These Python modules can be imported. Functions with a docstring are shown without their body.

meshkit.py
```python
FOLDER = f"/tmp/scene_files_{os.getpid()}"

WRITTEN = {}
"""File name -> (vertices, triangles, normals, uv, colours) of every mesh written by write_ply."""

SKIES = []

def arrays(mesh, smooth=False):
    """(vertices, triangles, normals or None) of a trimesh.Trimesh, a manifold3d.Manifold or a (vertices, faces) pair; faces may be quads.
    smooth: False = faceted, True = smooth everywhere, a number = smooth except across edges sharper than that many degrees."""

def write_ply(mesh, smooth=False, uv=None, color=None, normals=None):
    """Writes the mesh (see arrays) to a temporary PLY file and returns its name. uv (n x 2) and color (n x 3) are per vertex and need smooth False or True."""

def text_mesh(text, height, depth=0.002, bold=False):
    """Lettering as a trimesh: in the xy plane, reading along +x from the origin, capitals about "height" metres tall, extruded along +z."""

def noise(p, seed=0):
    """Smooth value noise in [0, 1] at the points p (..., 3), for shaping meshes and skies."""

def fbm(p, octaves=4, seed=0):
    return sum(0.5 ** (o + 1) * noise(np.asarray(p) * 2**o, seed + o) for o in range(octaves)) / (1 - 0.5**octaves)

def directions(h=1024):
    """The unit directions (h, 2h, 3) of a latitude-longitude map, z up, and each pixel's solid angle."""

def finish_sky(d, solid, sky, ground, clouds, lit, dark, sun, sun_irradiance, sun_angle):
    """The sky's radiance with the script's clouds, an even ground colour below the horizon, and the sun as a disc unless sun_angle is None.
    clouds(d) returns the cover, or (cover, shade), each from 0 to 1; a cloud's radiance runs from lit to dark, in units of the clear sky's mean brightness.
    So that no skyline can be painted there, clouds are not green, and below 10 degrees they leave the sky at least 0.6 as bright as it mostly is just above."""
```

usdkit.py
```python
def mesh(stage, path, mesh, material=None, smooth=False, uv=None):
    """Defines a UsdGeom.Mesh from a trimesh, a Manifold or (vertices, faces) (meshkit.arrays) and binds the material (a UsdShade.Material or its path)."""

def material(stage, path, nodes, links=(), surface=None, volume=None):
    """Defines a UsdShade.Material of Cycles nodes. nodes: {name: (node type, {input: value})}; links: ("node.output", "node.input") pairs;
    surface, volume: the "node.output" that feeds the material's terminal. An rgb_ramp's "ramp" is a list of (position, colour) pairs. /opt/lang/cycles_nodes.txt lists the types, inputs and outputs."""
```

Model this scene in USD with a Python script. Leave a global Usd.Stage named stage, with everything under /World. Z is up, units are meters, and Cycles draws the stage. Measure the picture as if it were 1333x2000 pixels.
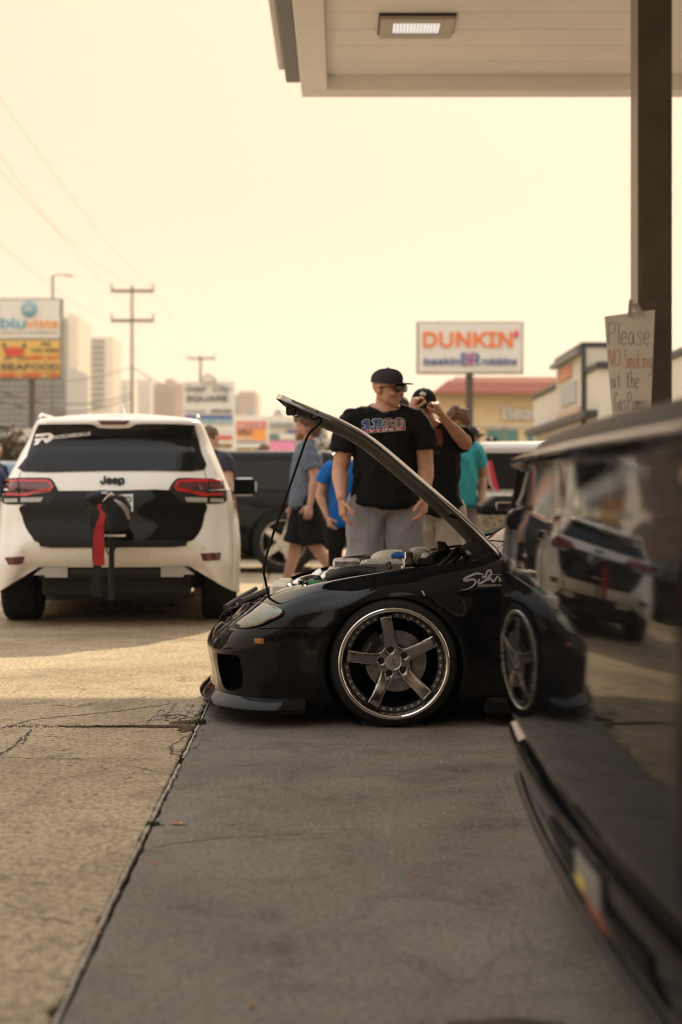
import math, random
import numpy as np, trimesh, shapely
import shapely.geometry as sg
from manifold3d import Manifold, Mesh as MMesh
import usdkit, meshkit
from pxr import Usd, UsdGeom, UsdLux, UsdShade, Gf, Sdf

random.seed(7)
RNG = np.random.default_rng(11)
stage = Usd.Stage.CreateInMemory()
UsdGeom.SetStageUpAxis(stage, 'Z'); UsdGeom.SetStageMetersPerUnit(stage, 1.0)
stage.SetDefaultPrim(UsdGeom.Xform.Define(stage, '/World').GetPrim())

# ---------------------------------------------------------------- camera
F = 2777.0                      # focal length in pixels of the 1333 x 2000 photograph
HZ = 964.0                      # its horizon row
EYE = 1.02
cam = UsdGeom.Camera.Define(stage, '/World/camera')
cam.CreateHorizontalApertureAttr(24.0); cam.CreateFocalLengthAttr(24.0 * F / 1333.0)
cam.CreateVerticalApertureOffsetAttr(-36.0 / 1333.0 * 24.0)
cam.AddTranslateOp().Set(Gf.Vec3d(0, 0, EYE)); cam.AddRotateXOp().Set(90.0)
cam.CreateFStopAttr(2.0); cam.CreateFocusDistanceAttr(6.25)
cam.CreateExposureAttr(EXPOSURE := 0.15)
cam.CreateClippingRangeAttr(Gf.Vec2f(0.05, 5000))

# ---------------------------------------------------------------- light
SUN_DIR = np.array([0.40, 1.40, 1.0]); SUN_DIR /= np.linalg.norm(SUN_DIR)
EL = math.asin(SUN_DIR[2]); ROT = math.atan2(SUN_DIR[0], SUN_DIR[1])
sun = UsdLux.DistantLight.Define(stage, '/World/sun')
sun.CreateIntensityAttr(1.25); sun.CreateAngleAttr(0.6); sun.CreateColorAttr(Gf.Vec3f(1.0, 0.80, 0.52))
sun.CreateNormalizeAttr(True)
sun.AddRotateZOp().Set(-math.degrees(ROT)); sun.AddRotateXOp().Set(-(90 - math.degrees(EL)) )
dome = UsdLux.DomeLight.Define(stage, '/World/sky_dome')
dm = usdkit.material(stage, '/World/Looks/sky', {
    'sky': ('sky_texture', {'sky_type': 'single_scattering', 'sun_disc': False, 'sun_elevation': EL, 'sun_rotation': ROT, 'aerosol_density': 3.0}),
    'tc': ('texture_coordinate', {}), 'xyz': ('separate_xyz', {}),
    'f': ('map_range', {'range_type': 'smoothstep', 'from_min': 0.0, 'from_max': 1.0, 'to_min': 0.97, 'to_max': 0.75, 'clamp': True}),
    'hz': ('rgb_ramp', {'ramp': [(0.0, (1.0, .75, .525)), (0.2, (1.0, .695, .475)), (0.34, (1.0, .72, .48)), (0.62, (1.42, 1.33, 1.16)), (1.0, (1.95, 1.95, 1.92))]}), 'hs': ('mix_color', {'blend_type': 'multiply', 'fac': 1.0, 'b': (10.35, 10.35, 10.35), 'use_clamp': False}),
    'mix': ('mix_color', {'blend_type': 'mix', 'use_clamp': False}),
    'bg': ('background_shader', {'strength': 0.1})},
    [('xyz.z', 'hz.fac'), ('hz.color', 'hs.a'), ('hs.result', 'mix.b'), ('tc.generated', 'xyz.vector'), ('xyz.z', 'f.value'), ('f.result', 'mix.fac'), ('sky.color', 'mix.a'), ('mix.result', 'bg.color')], surface='bg.background')
UsdShade.MaterialBindingAPI.Apply(dome.GetPrim()).Bind(dm)

# ---------------------------------------------------------------- helpers: prims
NAMES = {}
def numbered(parent, name):
    k = NAMES.get((parent, name), 0); NAMES[(parent, name)] = k + 1
    return name if k == 0 else f'{name}_{k:03d}'
def cd(prim, **kw):
    for k, v in kw.items():
        if v: prim.SetCustomDataByKey(k, v)
GROUPS = {'person': 'people at the car meet', 'tower_block': 'tower blocks on the hazy skyline', 'utility_pole': 'wooden utility poles', 'roadside_sign': 'signs on poles', 'shrub': 'shrubs by the road', 'directory_sign': 'shopping directory signs'}
def thing(name, label, category, loc=(0, 0, 0), rz=0.0, group=None, kind=None, scale=None):
    group = group or GROUPS.get(name)
    x = UsdGeom.Xform.Define(stage, '/World/' + numbered('/World', name))
    x.AddTranslateOp().Set(Gf.Vec3d(*map(float, loc)))
    if rz: x.AddRotateZOp().Set(float(rz))
    if scale: x.AddScaleOp().Set(Gf.Vec3f(scale, scale, scale))
    cd(x.GetPrim(), label=label, category=category, group=group, kind=kind)
    return str(x.GetPath())
def part(parent, name, mesh, mat, smooth=30, label=None, kind=None):
    m = usdkit.mesh(stage, parent + '/' + numbered(parent, name), mesh, mat, smooth=smooth)
    cd(m.GetPrim(), label=label, kind=kind)
    return str(m.GetPath())
def single(name, mesh, mat, label=None, category=None, kind=None, smooth=30, group=None):
    m = usdkit.mesh(stage, '/World/' + numbered('/World', name), mesh, mat, smooth=smooth)
    cd(m.GetPrim(), label=label, category=category, kind=kind, group=group)
    return str(m.GetPath())
def copy_of(src, label, loc, rz=0.0, group=None, scale=None):
    p = stage.GetPrimAtPath(src); was = p.GetCustomData()
    base = src.rpartition('/')[2]
    import re
    base = re.sub(r'_\d{3}$', '', base)
    x = UsdGeom.Xform.Define(stage, '/World/' + numbered('/World', base))
    x.GetPrim().GetReferences().AddInternalReference(p.GetPath())
    x.ClearXformOpOrder()
    x.AddTranslateOp(opSuffix='copy').Set(Gf.Vec3d(*map(float, loc)))
    if rz: x.AddRotateZOp(opSuffix='copy').Set(float(rz))
    x.GetPrim().SetInstanceable(True)
    cd(x.GetPrim(), label=label, category=was['category'], group=group or was.get('group'))
    return str(x.GetPath())
def P(px, py, Y): return np.array([(px - 666.5) / F * Y, Y, EYE - (py - HZ) / F * Y])

# ---------------------------------------------------------------- helpers: meshes
def T(m, loc=(0, 0, 0), rz=0, rx=0, ry=0, s=None):
    m = m.copy()
    if s is not None: m.apply_scale(s)
    if rx: m.apply_transform(trimesh.transformations.rotation_matrix(rx, [1, 0, 0]))
    if ry: m.apply_transform(trimesh.transformations.rotation_matrix(ry, [0, 1, 0]))
    if rz: m.apply_transform(trimesh.transformations.rotation_matrix(rz, [0, 0, 1]))
    m.apply_translation(loc); return m
def cat(*ms):
    ms = [m for x in ms for m in (x if isinstance(x, (list, tuple)) else [x])]
    return trimesh.util.concatenate(ms)
def box(lo, hi, bev=0.0):
    lo, hi = np.minimum(lo, hi), np.maximum(lo, hi)
    c, e = (np.array(lo) + hi) / 2, np.array(hi) - lo
    if bev <= 0:
        return T(trimesh.creation.box(e), c)
    b = min(bev, e.min() * 0.45); h = e / 2
    pts = [[sx * (h[0] - (b if k != 0 else 0)), sy * (h[1] - (b if k != 1 else 0)), sz * (h[2] - (b if k != 2 else 0))]
           for sx in (-1, 1) for sy in (-1, 1) for sz in (-1, 1) for k in range(3)]
    return T(to_tm(Manifold.hull_points(np.array(pts))), c)
def to_tm(m):
    k = m.to_mesh(); return trimesh.Trimesh(k.vert_properties[:, :3].copy(), k.tri_verts.copy(), process=False)
def to_mf(m):
    m = trimesh.Trimesh(m.vertices, m.faces); m.merge_vertices()
    return Manifold(MMesh(np.asarray(m.vertices, np.float32), np.asarray(m.faces, np.uint32)))
def cyl(p0, p1, r, n=16, r1=None):
    return tube([p0, p1], [r, r if r1 is None else r1], n)
def tube(pts, r, n=8, cap=True, closed=False):
    pts = np.asarray(pts, float); k = len(pts); r = np.broadcast_to(r, (k,))
    d = np.gradient(pts, axis=0) if not closed else np.roll(pts, -1, 0) - np.roll(pts, 1, 0)
    d /= np.maximum(np.linalg.norm(d, axis=1, keepdims=True), 1e-9)
    u = np.cross(d[0], [0, 0, 1.0] if abs(d[0][2]) < 0.9 else [1.0, 0, 0]); u /= np.linalg.norm(u)
    V = []; a = np.arange(n) / n * 2 * np.pi
    for i in range(k):
        u = u - d[i] * (u @ d[i]); u /= np.linalg.norm(u); w = np.cross(d[i], u)
        V.append(pts[i] + r[i] * (np.cos(a)[:, None] * u + np.sin(a)[:, None] * w))
    return rings(V, closed_u=True, cap=cap and not closed, loop=closed)
def rings(V, closed_u=True, cap=True, loop=False):
    """surface through rings of equal length"""
    k, n = len(V), len(V[0]); v = np.vstack(V); f = []
    i = np.arange(n if closed_u else n - 1); j = (i + 1) % n
    for q in range(k if loop else k - 1):
        a, b = q * n, ((q + 1) % k) * n
        f += [np.stack([a + i, a + j, b + j], 1), np.stack([a + i, b + j, b + i], 1)]
    if cap and closed_u:
        v = np.vstack([v, V[0].mean(0), V[-1].mean(0)]); c0, c1 = k * n, k * n + 1; e = (k - 1) * n
        f += [np.stack([i * 0 + c0, j, i], 1), np.stack([i * 0 + c1, e + i, e + j], 1)]
    m = trimesh.Trimesh(v, np.vstack(f), process=False)
    if cap and closed_u and m.volume < 0: m.invert()
    return m
def lathe(prof, n=48, axis='z', closed=False):
    """prof: (r, h) rows, closed=True joins last to first (a torus-like ring)"""
    prof = np.asarray(prof, float); a = np.arange(n) / n * 2 * np.pi
    V = [np.stack([np.cos(t) * prof[:, 0], np.sin(t) * prof[:, 0], prof[:, 1]], 1) for t in a]
    m = rings(V, closed_u=closed, cap=False, loop=True)
    if m.volume < 0: m.invert()
    if axis == 'y': m.apply_transform(trimesh.transformations.rotation_matrix(np.pi / 2, [1, 0, 0]))   # +z -> -y
    if axis == 'x': m.apply_transform(trimesh.transformations.rotation_matrix(np.pi / 2, [0, 1, 0]))
    return m
def poly(pts, t, holes=()):
    """extruded polygon in xy, thickness t along z"""
    g = sg.Polygon(pts, holes)
    if not g.is_valid: g = g.buffer(0)
    return cat([trimesh.creation.extrude_polygon(q, t, engine='earcut') for q in getattr(g, 'geoms', [g])])
def upright(m):
    """xy drawing -> xz plane facing -y (thickness +z goes to -y)"""
    return T(m, rx=np.pi / 2)
def ell(c, r, sub=2):
    m = trimesh.creation.icosphere(sub); m.vertices = m.vertices * np.asarray(r) + np.asarray(c); return m
def text(s, h, bold=False, depth=0.004, w=None, centre=False, skew=0.0):
    m = meshkit.text_mesh(s, h, depth, bold)
    if w: m.vertices[:, 0] *= w / np.ptp(m.vertices[:, 0])
    if skew: m.vertices[:, 0] += skew * m.vertices[:, 1]
    if centre: m.vertices[:, 0] -= (m.bounds[0][0] + m.bounds[1][0]) / 2
    return m
def spline(pts, n=8):
    pts = np.asarray(pts, float); out = []; q = np.vstack([2 * pts[0] - pts[1], pts, 2 * pts[-1] - pts[-2]])
    for i in range(1, len(q) - 2):
        t = np.arange(n)[:, None] / n
        a, b, c, d = q[i - 1], q[i], q[i + 1], q[i + 2]
        out.append(0.5 * ((2 * b) + (-a + c) * t + (2 * a - 5 * b + 4 * c - d) * t ** 2 + (-a + 3 * b - 3 * c + d) * t ** 3))
    return np.vstack(out + [pts[-1:]])
def dense(m, L):
    q = to_mf(m)
    if not q.is_empty(): return to_tm(q.refine_to_length(L))
    v, f = trimesh.remesh.subdivide_to_size(m.vertices, m.faces, L, max_iter=12); return trimesh.Trimesh(v, f, process=True)
def drape(m, target, d, lift=0.002, back=3.0):
    """pushes every vertex of m along direction d onto the target's surface; m's own extent along d is kept as relief"""
    d = np.asarray(d, float) / np.linalg.norm(d); v = np.array(m.vertices)
    h = v @ d; base = h.max()
    o = v - np.outer(h, d) + np.outer(np.full(len(v), (target.vertices @ d).min() - 0.5), d)
    loc, ri, _ = target.ray.intersects_location(o, np.tile(d, (len(o), 1)), multiple_hits=False)
    t = np.full(len(v), np.nan); t[ri] = ((loc - o[ri]) @ d)
    if np.isnan(t).any():
        ok = ~np.isnan(t)
        from scipy.spatial import cKDTree
        t[~ok] = t[ok][cKDTree(o[ok]).query(o[~ok])[1]]
    v = o + np.outer(t - lift + (h - base), d)
    return trimesh.Trimesh(v, m.faces, process=False)

# ---------------------------------------------------------------- helpers: materials
def pm(name, col, rough=0.5, metal=0.0, coat=0.0, spec=0.5, noise=0.0, nscale=8.0, bump=0.0, bscale=60.0, emit=None, es=0.0, alpha=None, sheen=0.0, trans=0.0, crough=0.05, rnoise=0.0, film=0.0, sss=0.0, bdist=0.01):
    n = {'p': ('principled_bsdf', {'base_color': col, 'roughness': rough, 'metallic': metal, 'specular_ior_level': spec, 'coat_weight': coat, 'coat_roughness': crough})}
    q = n['p'][1]; L = []
    if emit is not None: q['emission_color'] = emit; q['emission_strength'] = es
    if sheen: q['sheen_weight'] = sheen
    if trans: q['transmission_weight'] = trans
    if film: q['thin_film_thickness'] = film; q['thin_film_ior'] = 1.6
    if sss: q['subsurface_weight'] = sss; q['subsurface_scale'] = 0.01; q['subsurface_radius'] = (1, .3, .15)
    if noise or bump or rnoise:
        n['tc'] = ('texture_coordinate', {})
    if noise:
        n['nz'] = ('noise_texture', {'scale': nscale, 'detail': 5.0, 'roughness': 0.6})
        c = np.array(col)
        n['rp'] = ('rgb_ramp', {'ramp': [(0.25, tuple(c * (1 - noise))), (0.75, tuple(np.minimum(c * (1 + noise), 1)))]})
        L += [('tc.object', 'nz.vector'), ('nz.fac', 'rp.fac'), ('rp.color', 'p.base_color')]
    if rnoise:
        n['rz'] = ('noise_texture', {'scale': nscale * 0.7, 'detail': 4.0})
        n['rm'] = ('map_range', {'from_min': 0.3, 'from_max': 0.7, 'to_min': max(rough - rnoise, 0.02), 'to_max': rough + rnoise})
        L += [('tc.object', 'rz.vector'), ('rz.fac', 'rm.value'), ('rm.result', 'p.roughness')]
    if bump:
        n['bz'] = ('noise_texture', {'scale': bscale, 'detail': 3.0})
        n['bp'] = ('bump', {'strength': bump, 'distance': bdist})
        L += [('tc.object', 'bz.vector'), ('bz.fac', 'bp.height'), ('bp.normal', 'p.normal')]
    return usdkit.material(stage, '/World/Looks/' + name, n, L, surface='p.BSDF')
def leafmat(name, c0, c1):
    return usdkit.material(stage, '/World/Looks/' + name, {
        'g': ('geometry', {}), 'rp': ('rgb_ramp', {'ramp': [(0, c0), (1, c1)]}),
        'd': ('principled_bsdf', {'roughness': 0.6}), 't': ('translucent_bsdf', {}), 'm': ('mix_closure', {'fac': 0.3})},
        [('g.random_per_island', 'rp.fac'), ('rp.color', 'd.base_color'), ('rp.color', 't.color'), ('d.BSDF', 'm.closure1'), ('t.BSDF', 'm.closure2')], surface='m.closure')
def glass(name, tint=(0.5, 0.5, 0.5)):
    return usdkit.material(stage, '/World/Looks/' + name, {
        'f': ('fresnel', {'IOR': 1.5}), 't': ('transparent_bsdf', {'color': tint}), 'g': ('glossy_bsdf', {'color': (1, 1, 1), 'roughness': 0.02}), 'm': ('mix_closure', {})},
        [('f.fac', 'm.fac'), ('t.BSDF', 'm.closure1'), ('g.BSDF', 'm.closure2')], surface='m.closure')

M = {}
M['black_paint'] = pm('black_paint', (0.003, 0.003, 0.0035), 0.03, spec=0.25)
M['black_plastic'] = pm('black_plastic', (0.008, 0.008, 0.009), 0.45, spec=.3, noise=.3, nscale=20)
M['matt_black'] = pm('matt_black', (0.006, 0.006, 0.006), 0.85, spec=0.2)
M['near_black'] = pm('near_black', (0.003, 0.003, 0.0035), 0.04, spec=0.12)
M['rubber'] = pm('rubber', (0.007, 0.007, 0.007), 0.75, spec=.25, noise=.4, nscale=30)
M['white_paint'] = pm('white_paint', (0.73, 0.715, 0.68), 0.25, coat=0.7, crough=0.03)
M['chrome'] = pm('chrome', (0.75, 0.74, 0.72), 0.06, metal=1.0)
M['alu'] = pm('alu', (0.55, 0.54, 0.52), 0.28, metal=1.0, rnoise=.08, nscale=30)
M['cast_alu'] = pm('cast_alu', (0.52, 0.51, 0.48), 0.5, metal=0.7, noise=.2, nscale=60)
M['gun_metal'] = pm('gun_metal', (0.36, 0.355, 0.35), 0.17, metal=1.0, rnoise=.07, nscale=18)
M['dark_metal'] = pm('dark_metal', (0.05, 0.05, 0.05), 0.4, metal=0.9)
M['dark_glass'] = pm('dark_glass', (0.006, 0.006, 0.007), 0.03, spec=0.28)
M['clear_glass'] = glass('clear_glass', (0.75, 0.78, 0.78))
M['tint_glass'] = glass('tint_glass', (0.10, 0.11, 0.12))
M['red_lens'] = pm('red_lens', (0.45, 0.008, 0.012), 0.15, coat=0.8)
M['dark_red_lens'] = pm('dark_red_lens', (0.07, 0.012, 0.016), 0.12, coat=0.8)
M['clear_lens'] = pm('clear_lens', (0.3, 0.29, 0.27), 0.15, coat=0.8, noise=.5, nscale=90)
M['amber_lens'] = pm('amber_lens', (0.22, 0.07, 0.01), 0.2, coat=0.6)
M['steel_pole'] = pm('steel_pole', (0.25, 0.25, 0.25), 0.5, metal=.4, noise=.2)
M['white_print'] = pm('white_print', (0.78, 0.78, 0.76), 0.5)
M['plate_white'] = pm('plate_white', (0.7, 0.72, 0.7), 0.4)
# ================================================================ setting
def concrete(name, c0, c1, pits, pit_col, bumpd, speck=0.35, stain=(0.6, 0.6, 0.6), bsc=70.0, vsc=26.0):
    return usdkit.material(stage, '/World/Looks/' + name, {
        'g': ('geometry', {}),
        'a': ('noise_texture', {'scale': 0.9, 'detail': 6.0, 'roughness': 0.62}),
        'ra': ('rgb_ramp', {'ramp': [(0.3, c0), (0.7, c1)]}),
        'b': ('noise_texture', {'scale': bsc, 'detail': 5.0, 'roughness': 0.75}),
        'rb': ('rgb_ramp', {'ramp': [(0.30, (1 - speck,) * 3), (0.5, (1, 1, 1)), (0.72, (1 + speck * .7,) * 3)]}),
        'mul': ('mix_color', {'blend_type': 'multiply', 'fac': 1.0, 'use_clamp': False}),
        'vo': ('voronoi_texture', {'scale': vsc, 'randomness': 1.0}),
        'vn': ('noise_texture', {'scale': 7.0, 'detail': 3.0}),
        'vs': ('math', {'math_type': 'multiply_add', 'value2': pits, 'value3': -pits * 0.40}),
        'vl': ('math', {'math_type': 'less_than'}),
        'pit': ('mix_color', {'blend_type': 'mix', 'b': pit_col, 'use_clamp': False}),
        's': ('noise_texture', {'scale': 0.45, 'detail': 4.0, 'roughness': 0.7, 'distortion': 0.6}),
        'rs': ('rgb_ramp', {'ramp': [(0.33, stain), (0.55, (1, 1, 1))]}),
        's2': ('noise_texture', {'scale': 3.4, 'detail': 5.0, 'roughness': 0.75, 'distortion': 0.9}), 'rs2': ('rgb_ramp', {'ramp': [(0.34, (.70, .69, .68)), (0.5, (1, 1, 1)), (0.75, (1.06, 1.06, 1.05))]}), 'mul3': ('mix_color', {'blend_type': 'multiply', 'fac': 1.0, 'use_clamp': False}),
        'mul2': ('mix_color', {'blend_type': 'multiply', 'fac': 1.0, 'use_clamp': False}),
        'bs': ('math', {'math_type': 'subtract'}),
        'bp': ('bump', {'strength': 0.8, 'distance': bumpd}),
        'p': ('principled_bsdf', {'roughness': 0.88, 'specular_ior_level': 0.3})},
        [('g.position', 'a.vector'), ('g.position', 'b.vector'), ('g.position', 'vo.vector'), ('g.position', 'vn.vector'), ('g.position', 's.vector'),
         ('a.fac', 'ra.fac'), ('b.fac', 'rb.fac'), ('ra.color', 'mul.a'), ('rb.color', 'mul.b'),
         ('vn.fac', 'vs.value1'), ('vo.distance', 'vl.value1'), ('vs.value', 'vl.value2'), ('vl.value', 'pit.fac'), ('mul.result', 'pit.a'),
         ('s.fac', 'rs.fac'), ('pit.result', 'mul2.a'), ('rs.color', 'mul2.b'), ('g.position', 's2.vector'), ('s2.fac', 'rs2.fac'), ('mul2.result', 'mul3.a'), ('rs2.color', 'mul3.b'), ('mul3.result', 'p.base_color'),
         ('b.fac', 'bs.value1'), ('vl.value', 'bs.value2'), ('bs.value', 'bp.height'), ('bp.normal', 'p.normal')], surface='p.BSDF')
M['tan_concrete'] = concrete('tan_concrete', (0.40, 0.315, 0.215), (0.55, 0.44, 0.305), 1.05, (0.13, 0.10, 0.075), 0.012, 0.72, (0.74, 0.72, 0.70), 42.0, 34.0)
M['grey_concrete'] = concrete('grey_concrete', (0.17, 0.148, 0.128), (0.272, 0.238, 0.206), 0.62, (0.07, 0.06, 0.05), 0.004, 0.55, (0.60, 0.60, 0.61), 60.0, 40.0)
M['lot'] = concrete('lot', (0.36, 0.29, 0.20), (0.48, 0.39, 0.275), 0.5, (0.12, 0.09, 0.07), 0.003, 0.3)
M['joint_dark'] = pm('joint_dark', (0.11, 0.09, 0.072), 0.95, noise=.5, nscale=30)
M['sealant'] = pm('sealant', (0.34, 0.31, 0.27), 0.8, noise=.5, nscale=22, bump=.5, bscale=60)
M['crack'] = pm('crack', (0.10, 0.078, 0.06), 0.95)

s = 2500.0
single('ground', trimesh.Trimesh([[-s, -s, -.05], [s, -s, -.05], [s, s, -.05], [-s, s, -.05]], [[0, 1, 2], [0, 2, 3]]), M['lot'], kind='structure')
fc = UsdGeom.Xform.Define(stage, '/World/pavement'); cd(fc.GetPrim(), kind='structure'); PAVE = '/World/pavement'
JX = -0.485; SH = .0235           # the joint between the two pours runs slightly askew
def skew(m): m.vertices[:, 0] -= SH * m.vertices[:, 1]; return m
part(PAVE, 'bedding', box((-14, -6, -.046), (18, 44, -.030)), M['joint_dark'])
def slab(x0, x1, y0, y1, mat, seed):
    """one poured slab: worn, slightly ragged edges"""
    r = np.random.default_rng(seed); g = 0.004
    def edge(a, b, n):
        t = np.linspace(0, 1, n, endpoint=False)[:, None]; q = np.array(a) + (np.array(b) - a) * t
        return q
    ring = []
    c = [(x0 + g, y0 + g), (x1 - g, y0 + g), (x1 - g, y1 - g), (x0 + g, y1 - g)]
    for k in range(4):
        a, b = np.array(c[k]), np.array(c[(k + 1) % 4]); L = np.linalg.norm(b - a); n = int(min(max(L / 0.05, 2), 90))
        q = edge(a, b, n); nrm = np.array([-(b - a)[1], (b - a)[0]]) / L
        off = np.abs(r.normal(0, .0035, n)) + (r.random(n) < .06) * r.random(n) * .018; off[0] = 0
        ring.append(q + off[:, None] * nrm)
    ring = np.vstack(ring)
    top = trimesh.creation.extrude_polygon(sg.Polygon(ring).buffer(0).buffer(-.003, join_style=2), .0305, engine='earcut') if False else None
    mid = ring.mean(0); ins = ring + (mid - ring) / np.linalg.norm(mid - ring, axis=1, keepdims=True) * .006
    n = len(ring); z = lambda p, h: np.column_stack([p, np.full(n, h)])
    m = skew(rings([z(ring, -.034), z(ring, -.005), z(ins, 0.0)], cap=True))
    return m
k = 0
LX = [-14.0, -9.0, -4.6, JX - .004]; LY = [-6, -1.5, 2.35, 4.42, 6.22, 9.9, 14.5, 20.0, 27.0, 44.0]
for i in range(len(LX) - 1):
    for j in range(len(LY) - 1):
        part(PAVE, 'slab', slab(LX[i], LX[i + 1], LY[j], LY[j + 1], M['tan_concrete'], k), M['tan_concrete'], smooth=False); k += 1
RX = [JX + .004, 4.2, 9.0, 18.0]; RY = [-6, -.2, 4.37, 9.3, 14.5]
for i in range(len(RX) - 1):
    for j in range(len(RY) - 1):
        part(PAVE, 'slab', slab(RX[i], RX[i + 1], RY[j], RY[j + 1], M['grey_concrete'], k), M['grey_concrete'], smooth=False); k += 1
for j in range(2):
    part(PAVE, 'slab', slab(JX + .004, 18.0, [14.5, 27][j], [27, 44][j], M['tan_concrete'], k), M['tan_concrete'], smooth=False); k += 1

# joint sealant along the two pours, broken in places
def ribbon(pts, w, z, h):
    pts = np.asarray(pts, float); d = np.gradient(pts, axis=0); nr = np.column_stack([-d[:, 1], d[:, 0]]); nr /= np.linalg.norm(nr, axis=1, keepdims=True)
    w = np.broadcast_to(w, (len(pts),))[:, None]; V = []
    for a, zz in ((-1, z), (-.55, z + h), (.55, z + h), (1, z)):
        V.append(np.column_stack([pts + nr * w / 2 * a, np.full(len(pts), zz)]))
    m = rings(V, closed_u=False, cap=False); 
    if m.face_normals[:, 2].mean() < 0: m.invert()
    return m
y = np.arange(-2, 14.4, .03); x = JX - SH * y + .005 * np.sin(y * 1.3) + RNG.normal(0, .0014, len(y)); w = .0085 + .005 * np.abs(RNG.normal(0, 1, len(y)))
gap = meshkit.noise(np.column_stack([y * 2.4, y * 0, y * 0 + .5])) > .74
segs, cur = [], []
for i in range(len(y)):
    if gap[i]:
        if len(cur) > 3: segs.append(cur)
        cur = []
    else: cur.append(i)
segs.append(cur)
part(PAVE, 'joint_sealant', cat([ribbon(np.column_stack([x[c], y[c]]), w[c], -.004, .006) for c in segs]), M['sealant'], smooth=40)
# cracks: jagged ribbons, following what the photograph shows
def gp(px, py): d = EYE * F / (py - HZ); return np.array([(px - 666.5) / F * d, d])
def crack(pix, w, seed, amp=.008):
    r = np.random.default_rng(seed); q = np.array([gp(*p) for p in pix]); out = []
    for a, b in zip(q[:-1], q[1:]):
        n = max(3, int(np.linalg.norm(b - a) / .014)); t = np.linspace(0, 1, n, endpoint=False)[:, None]
        out.append(a + (b - a) * t + r.normal(0, amp, (n, 2)) * np.sin(np.pi * t) ** .5)
    out = np.vstack(out + [q[-1:]]); ww = w * .62 * (.2 + r.random(len(out)) ** 2 * 1.7); ww[0] = ww[-1] = w * .1
    return ribbon(out, ww, .001, .0008)
CR = [([(0, 1424), (60, 1407), (120, 1400), (230, 1390), (300, 1380), (345, 1374)], .018), ([(0, 1476), (30, 1455), (58, 1430)], .02), ([(44, 1455), (50, 1440), (60, 1425)], .016),
      ([(225, 1495), (270, 1500), (300, 1506)], .012), ([(334, 1475), (335, 1456), (360, 1440), (398, 1425)], .016), ([(330, 1473), (365, 1476)], .014), ([(352, 1464), (380, 1462), (392, 1452)], .014),
      ([(125, 1466), (137, 1465)], .03), ([(135, 1484), (155, 1481)], .03), ([(0, 1760), (25, 1772), (40, 1785)], .008), ([(75, 1795), (110, 1797), (150, 1806)], .012),
      ([(40, 1712), (62, 1708)], .008), ([(0, 1480), (60, 1482), (170, 1484)], .007), ([(100, 1378), (150, 1382), (190, 1372)], .01)]
for i, (q, w) in enumerate(CR): part(PAVE, 'crack', crack(q, w, 40 + i), M['crack'], smooth=False)
part(PAVE, 'crack', crack([(300, 1655), (360, 1646), (430, 1638), (520, 1634), (640, 1628)], .007, 77, .006), M['crack'], smooth=False)

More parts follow.
